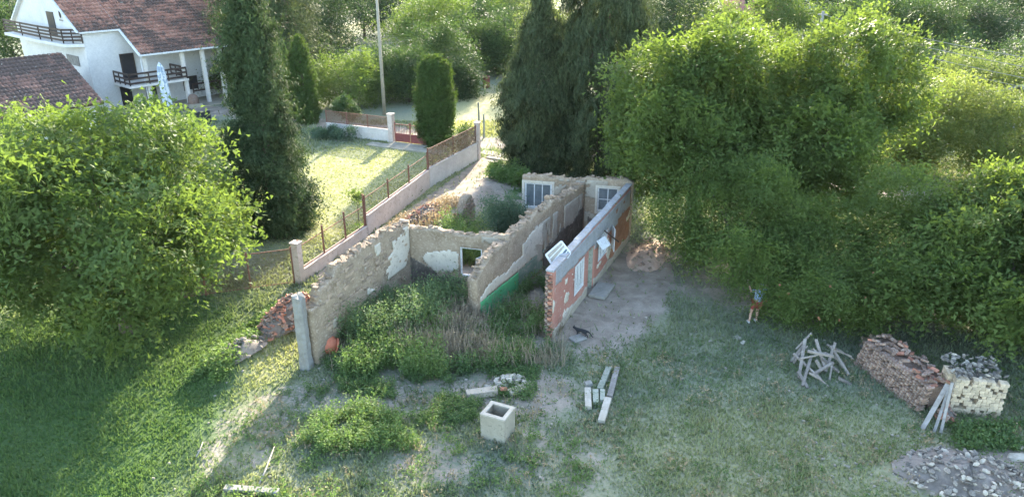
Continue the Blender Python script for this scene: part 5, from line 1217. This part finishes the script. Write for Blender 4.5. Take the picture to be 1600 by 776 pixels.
rail('balcony_railing', [(-1.5, 3.0), (-1.5, 0.0), (3.8, 0.0), (3.8, 3.0)], 2.65, house)
hbox('upper_door', -.6, .5, 3.02, 3.09, 2.66, 5.0, 'shutter_dark')
hbox('lower_door', -1.2, -.2, 3.02, 3.09, 0.1, 2.2, 'shutter_dark')
hbox('lower_door', 1.1, 2.1, 3.02, 3.09, 0.1, 2.2, 'shutter_dark')
hbox('window', 4.9, 6.2, 3.02, 3.09, 1.0, 2.2, 'shutter_dark')
hbox('door_panel', 1.25, 1.95, 2.98, 3.015, 0.3, 1.2, 'glass')
hbox('terrace', -2, XR, -1.2, 3.1, -.1, .12, 'concrete')
for x in (-.1, 12.0): MB().tube([(x, -.35, roofz(-.3) - .1), (x, .2, roofz(-.3) - .5), (x, .02, .1)], .05, 8).obj('downpipe', M['white_paint'], house)
for nm_, (x0, x1, z0, z1) in (('door_frame', (-.6, .5, 2.66, 5.0)), ('window_frame', (4.9, 6.2, 1.0, 2.2))):
    fw = MB(); fw.box((x0 - .04, 3.03, (z0 + z1) / 2), (.08, .1, z1 - z0 + .16)); fw.box((x1 + .04, 3.03, (z0 + z1) / 2), (.08, .1, z1 - z0 + .16)); fw.box(((x0 + x1) / 2, 3.03, z1 + .04), (x1 - x0, .1, .08))
    fw.obj(nm_, M['dark_wood'], house)
# upper left gable balcony
gb = MB(); gb.v = []; 
slab(gb, [(XL - .02, 3.0, 6.25), (XL - 1.3, 4.2, 6.25), (XL - 1.5, 9, 6.25), (XL - 1.5, 18, 6.25), (XL - .02, 18, 6.25)], -.25); gb.obj('balcony_floor', M['house_wall'], house)
rail('balcony_railing', [(XL - .1, 3.1), (XL - 1.2, 4.3), (XL - 1.4, 9), (XL - 1.4, 17.8)], 6.35, house, 2, 4, 1.1)
hbox('balcony_door', XL - .06, XL - .02, 8.6, 10.2, 6.5, 8.6, 'shutter_dark')
em = MB().lathe([(.001, 0), (.16, 0), (.22, .03), (.16, .05), (.001, .05)], 12, (0, 0, 0), Euler((0, R(-90), 0)).to_matrix() @ Matrix.Diagonal((1.6, .8, 1))).obj('wall_emblem', M['dark_wood'], house, True); em.location = (XL - .03, 7.0, 8.5)
MB().box((XL - .04, 7.0, 8.0), (.03, .8, .12)).obj('wall_lettering', M['wood_grey'], house)
hbox('window', XL - .06, XL - .02, 5.0, 7.6, 4.1, 5.0, 'wood_grey')
for x in (7.0,): rail('stair_railing', [(4.8, 1.2), (7.6, 1.2)], 1.0, house, 2, 2, .8)
# outbuilding with old tile roof
ob_o = empty('outbuilding', (-33.9, 60.1, 0), 'small outbuilding with old dark tiled roof in front of the white house', 'shed', None, R(51))
# local: x along ridge (to the right), y inwards; right verge at x=0
MB().box((-7, 5.6, 1.3), (13.6, 10.8, 3.0)).obj('wall', M['house_wall'], ob_o)
gv = MB(); gv.v = [(-.2, .2, 2.8), (-.2, 11, 2.8), (-.2, 5.6, 5.55), (-.4, .2, 2.8), (-.4, 11, 2.8), (-.4, 5.6, 5.55)]; gv.f = [(0, 1, 2), (3, 5, 4), (0, 3, 4, 1), (1, 4, 5, 2), (2, 5, 3, 0)]; gv.obj('gable', M['house_wall'], ob_o)
mb = MB(); slab(mb, [(-14, -.5, 2.45), (.3, -.5, 2.45), (.3, 5.6, 5.7), (-14, 5.6, 5.7)], .12); slab(mb, [(.3, 11.7, 2.45), (-14, 11.7, 2.45), (-14, 5.6, 5.7), (.3, 5.6, 5.7)], .12)
rr_ = mb.obj('roof', M['dark_wood'], ob_o)
tile_roof('roof_tiles', rr_, (-14, -.5, 2.47), (.3, -.5, 2.47), (-14, 5.6, 5.72), 'tiles_old', seed=5)
rt = MB()
for k in range(40): rt.tube([(.2 - k * .36, 5.6, 5.78), (-.18 - k * .36, 5.6, 5.82)], [.12, .14], 8)
rt.obj('ridge_tile', M['tiles_old'], rr_)
# garden furniture
p = G(270, 198); um = empty('parasol', (p.x, p.y, 0), 'closed blue and white patterned parasol standing by the porch', 'parasol', None, 0)
MB().tube([(0, 0, 0), (-.18, 0, 5.4)], [.035, .03], 8).obj('pole', M['white_paint'], um, True)
def para_mat():
    t = NT('parasol_cloth'); co = t.co(); n = t.noise(co, 3.2, 3, .6, 1.0)
    g = t.step(n, .50, .56)
    return t.finish(t.mix(g, (.62, .65, .66), (.30, .37, .45)), .8, n, .2)
M['parasol'] = para_mat()
pm = MB(); zz = [1.1, 1.6, 2.4, 3.4, 4.4, 5.0, 5.4]; rr = [.30, .36, .38, .36, .34, .26, .03]; n_ = 18
for i, (z, r_) in enumerate(zip(zz, rr)):
    for k in range(n_):
        a = 2 * math.pi * k / n_; f = r_ * (1.0 if k % 2 else .66); pm.v.append((math.cos(a) * f - .18 * z / 5.4, math.sin(a) * f, z))
for i in range(len(zz) - 1):
    for k in range(n_): pm.f.append((i * n_ + k, i * n_ + (k + 1) % n_, (i + 1) * n_ + (k + 1) % n_, (i + 1) * n_ + k))
pm.obj('canopy', M['parasol'], um)
p = G(302, 196); so = empty('rattan_sofa', (p.x, p.y, 0), 'long black rattan sofa on the lawn beside the parasol', 'sofa', None, R(40))
MB().box((0, 0, .35), (2.9, .8, .5), None, .01).obj('seat', M['rattan'], so, False, .03); MB().box((0, -.4, .62), (2.9, .14, 1.1)).obj('backrest', M['rattan'], so, False, .03)
for x in (-1.42, 1.42): MB().box((x, .05, .5), (.14, .8, .8)).obj('armrest', M['rattan'], so, False, .03)
p = G(283, 184); tb = empty('rattan_table', (p.x, p.y, 0), 'low black table behind the rattan sofa', 'table', None, R(40))
MB().box((0, 0, .7), (1.8, .9, .06)).obj('tabletop', M['rattan'], tb)
for sx in (-.8, .8):
    for sy in (-.38, .38): MB().box((sx, sy, .34), (.07, .07, .66)).obj('leg', M['rattan'], tb)
p = G(304, 168); ch = empty('garden_oven', (p.x, p.y, 0), 'small brown arched garden oven behind the rattan sofa', 'oven', None, R(40))
MB().lathe([(.5, 0), (.5, .7), (.45, 1.0), (.3, 1.2), (.001, 1.3)], 14).obj('dome', M['dull_brick'], ch, True); MB().box((0, 0, .2), (1.3, 1.1, .4)).obj('base', M['concrete'], ch)

# far buildings peeping over the trees
def farhouse(name, x, y, w, d, h, rh, mat, roofm, label, rz=0.0):
    o = empty(name, (x, y, 0), label, 'building', None, rz)
    MB().box((0, 0, h / 2), (w, d, h)).obj('wall', M[mat], o)
    mb = MB(); slab(mb, [(-w / 2 - .3, -d / 2 - .4, h), (w / 2 + .3, -d / 2 - .4, h), (w / 2 + .3, 0, h + rh), (-w / 2 - .3, 0, h + rh)], .15); slab(mb, [(w / 2 + .3, d / 2 + .4, h), (-w / 2 - .3, d / 2 + .4, h), (-w / 2 - .3, 0, h + rh), (w / 2 + .3, 0, h + rh)], .15)
    mb.obj('roof', M[roofm], o)
    for k in range(3): MB().box((-w / 2 + w * (k + .5) / 3, -d / 2 - .02, h * .55), (w * .14, .05, h * .3)).obj('window', M['shutter_dark'], o)
    return o
farhouse('far_building', 50, 158, 11, 9, 6, 3.2, 'far_red', 'far_red', 'far reddish building peeping over the walnut tops', .1)
farhouse('far_building', 71, 168, 16, 9, 4, 2.2, 'far_blue', 'far_blue', 'far blue-grey roofed building over the walnut tops', .1)
farhouse('garden_shed', 44.6, 62, 5, 4, 2.6, 1.1, 'white_render', 'grey_concrete', 'pale shed at the right edge below the wires', .3)
farhouse('far_building', 122, 140, 10, 8, 4, 2.4, 'cream_wall', 'tiles', 'far house with pinkish roof in the upper right', .2)

# ------------------------------------------------------------------ person and cat
def skin_mesh(name, verts, edges, radii, mat, parent=None, sub=2, loc=(0, 0, 0), root=0):
    me = bpy.data.meshes.new(name); me.from_pydata(verts, edges, []); o = link(name, me, None, parent); me.materials.append(mat)
    m = o.modifiers.new('skin', 'SKIN')
    for i, r_ in enumerate(radii):
        r2 = r_ if hasattr(r_, '__len__') else (r_, r_)
        me.skin_vertices[0].data[i].radius = r2
        me.skin_vertices[0].data[i].use_root = (i == root)
    m.use_smooth_shade = True
    s = o.modifiers.new('sub', 'SUBSURF'); s.levels = sub; s.render_levels = sub
    return o
p = G(1178, 503)
per = empty('person', (p.x, p.y, gh(p.x, p.y)), 'person in light blue shirt and red shorts reaching up into the tree', 'person', None, R(8))
# faces away from the camera (+y), arms lifted into the branches
B = {'pelvis': (0.02, 0, .95), 'waist': (.05, .02, 1.12), 'chest': (.10, .03, 1.34), 'neck': (.12, .05, 1.52), 'head0': (.13, .07, 1.62), 'head1': (.13, .06, 1.74),
     'sl': (-.09, .03, 1.45), 'el': (-.20, .26, 1.36), 'wl': (-.16, .50, 1.50), 'sr': (.29, .03, 1.45), 'er': (.40, .14, 1.64), 'wr': (.42, .24, 1.88),
     'hl': (-.09, 0, .90), 'kl': (-.16, .06, .50), 'al': (-.24, -.04, .09), 'hr': (.12, 0, .90), 'kr': (.12, .08, .50), 'ar': (.10, 0, .09),
     'fl': (-.25, .14, .04), 'fr': (.10, .18, .04)}
names = list(B); ix = {n: i for i, n in enumerate(names)}
ed = [('pelvis', 'waist'), ('waist', 'chest'), ('chest', 'neck'), ('neck', 'head0'), ('head0', 'head1'), ('chest', 'sl'), ('sl', 'el'), ('el', 'wl'), ('chest', 'sr'), ('sr', 'er'), ('er', 'wr'),
      ('pelvis', 'hl'), ('hl', 'kl'), ('kl', 'al'), ('al', 'fl'), ('pelvis', 'hr'), ('hr', 'kr'), ('kr', 'ar'), ('ar', 'fr')]
rd = {'pelvis': .14, 'waist': (.13, .10), 'chest': (.16, .11), 'neck': .055, 'head0': .085, 'head1': .095, 'sl': .065, 'el': .045, 'wl': .032, 'sr': .065, 'er': .045, 'wr': .032, 'hl': .095, 'kl': .062, 'al': .042, 'hr': .095, 'kr': .062, 'ar': .042, 'fl': .035, 'fr': .035}
skin_mesh('body', [B[n] for n in names], [(ix[a], ix[b]) for a, b in ed], [rd[n] for n in names], M['skin'], per)
sn = ['waist0', 'waist', 'chest', 'collar', 'sl', 'el0', 'sr', 'er0']; S2 = {'waist0': (.03, .0, .93), 'waist': B['waist'], 'chest': B['chest'], 'collar': (.115, .04, 1.47), 'sl': B['sl'], 'el0': (-.17, .19, 1.40), 'sr': B['sr'], 'er0': (.38, .08, 1.55)}
sr_ = {'waist0': (.175, .15), 'waist': (.16, .13), 'chest': (.185, .135), 'collar': .08, 'sl': .085, 'el0': .07, 'sr': .085, 'er0': .07}
skin_mesh('shirt', [S2[n] for n in sn], [(0, 1), (1, 2), (2, 3), (2, 4), (4, 5), (2, 6), (6, 7)], [sr_[n] for n in sn], M['shirt'], per)
sn = ['p', 'hl', 'kl', 'hr', 'kr']; S3 = {'p': (.02, 0, .93), 'hl': B['hl'], 'kl': (-.14, .045, .60), 'hr': B['hr'], 'kr': (.12, .06, .60)}
skin_mesh('shorts', [S3[n] for n in sn], [(0, 1), (1, 2), (0, 3), (3, 4)], [.165, .12, .10, .12, .10], M['shorts'], per)
skin_mesh('hair', [(.13, .03, 1.68), (.13, .04, 1.78)], [(0, 1)], [.10, .095], M['hair'], per)
for s, nm in ((0, 'al'), (1, 'ar')):
    b = B[nm]; skin_mesh('shoe', [(b[0], b[1] - .04, .05), (b[0], b[1] + .08, .045), (b[0], b[1] + .2, .035)], [(0, 1), (1, 2)], [.06, .055, .045], M['white_shoe'], per)
# face features on the side away from the camera
MB().lathe([(.001, .03), (.016, 0), (.001, -.03)], 8, (.13, .175, 1.66)).obj('nose', M['skin'], per, True)
for sx in (-.035, .035): MB().lathe([(.001, .012), (.012, 0), (.001, -.012)], 8, (.13 + sx, .158, 1.69)).obj('eye', M['shutter_dark'], per, True)
MB().box((.13, .16, 1.61), (.05, .012, .01)).obj('mouth', M['shorts'], per)
for sx in (-.1, .1): MB().lathe([(.001, .03), (.014, 0), (.001, -.03)], 8, (.13 + sx, .06, 1.67)).obj('ear', M['skin'], per, True)
for hand, wr, el in (('l', Vector(B['wl']), Vector(B['el'])), ('r', Vector(B['wr']), Vector(B['er']))):
    d = (wr - el).normalized(); sdv = d.cross(Vector((0, 1, 0))).normalized(); up2 = sdv.cross(d)
    pv = wr + d * .05; vs_ = [wr[:], pv[:]]; es = [(0, 1)]; rs = [.028, .034]
    for k in range(4):
        kn = wr + d * .09 + sdv * (.03 - .02 * k); ln = (.068, .08, .075, .058)[k]
        b0 = len(vs_); vs_ += [kn[:], (kn + d * ln * .55 + up2 * .008)[:], (kn + d * ln * .9 + up2 * .028)[:]]; es += [(1, b0), (b0, b0 + 1), (b0 + 1, b0 + 2)]; rs += [.011, .009, .008]
    b0 = len(vs_); vs_ += [(wr + d * .05 + sdv * .035)[:], (wr + d * .09 + sdv * .06 + up2 * .015)[:]]; es += [(1, b0), (b0, b0 + 1)]; rs += [.012, .009]
    skin_mesh('hand', vs_, es, rs, M['skin'], per, 1)
p = G(911, 526)
ct = empty('cat', (p.x, p.y, gh(p.x, p.y)), 'black cat walking on the bare ground by the red wall', 'cat', None, R(155))
cv = [(0, 0, .27), (.12, 0, .275), (.24, 0, .27), (.33, 0, .31), (.41, 0, .35), (.46, 0, .345), (-.12, 0, .27), (-.20, 0, .28), (-.30, 0, .22), (-.36, 0, .12), (-.44, 0, .06)]
ce = [(0, 1), (1, 2), (2, 3), (3, 4), (4, 5), (0, 6), (6, 7), (7, 8), (8, 9), (9, 10)]; cr = [.075, .072, .07, .05, .055, .032, .075, .045, .022, .02, .017]
for (x, sgn, dx) in ((.23, 1, .04), (.23, -1, -.03)):
    b0 = len(cv); cv += [(x, sgn * .05, .20), (x - .02 + dx * .5, sgn * .05, .11), (x + dx, sgn * .05, .03), (x + dx + .035, sgn * .05, .015)]; ce += [(2, b0), (b0, b0 + 1), (b0 + 1, b0 + 2), (b0 + 2, b0 + 3)]; cr += [.034, .024, .018, .018]
for (x, sgn, dx) in ((-.12, 1, -.05), (-.12, -1, .05)):
    b0 = len(cv); cv += [(x + .04, sgn * .055, .18), (x - .05 + dx, sgn * .055, .11), (x - .02 + dx, sgn * .055, .03), (x + .02 + dx, sgn * .055, .015)]; ce += [(6, b0), (b0, b0 + 1), (b0 + 1, b0 + 2), (b0 + 2, b0 + 3)]; cr += [.042, .022, .017, .018]
skin_mesh('body', cv, ce, cr, M['black_fur'], ct, 2)
for s in (-1, 1): MB().lathe([(.022, 0), (.014, .025), (.001, .045)], 6, (.40, s * .03, .39)).obj('ear', M['black_fur'], ct)
# ------------------------------------------------------------------ the air
hz = MB().box((0, 0, 0), (700, 420, 18.5)).obj('haze', None); hz.location = (0, 190, 16.5 - 9.25 + 0.0)
hm = bpy.data.materials.new('haze_air'); hm.use_nodes = True; hm.node_tree.nodes.clear()
pv_ = hm.node_tree.nodes.new('ShaderNodeVolumePrincipled'); pv_.inputs['Density'].default_value = HAZE; pv_.inputs['Color'].default_value = (0.85, 0.92, 1.0, 1); pv_.inputs['Anisotropy'].default_value = 0.0
om_ = hm.node_tree.nodes.new('ShaderNodeOutputMaterial'); hm.node_tree.links.new(pv_.outputs[0], om_.inputs['Volume']); hz.data.materials.append(hm)
tag(hz, 'thin bright haze over the village', 'haze', None, 'stuff')
print('triangles', sum(len(o.data.loop_triangles) if o.data.calc_loop_triangles() is None else 0 for o in C.objects if o.type == 'MESH'))
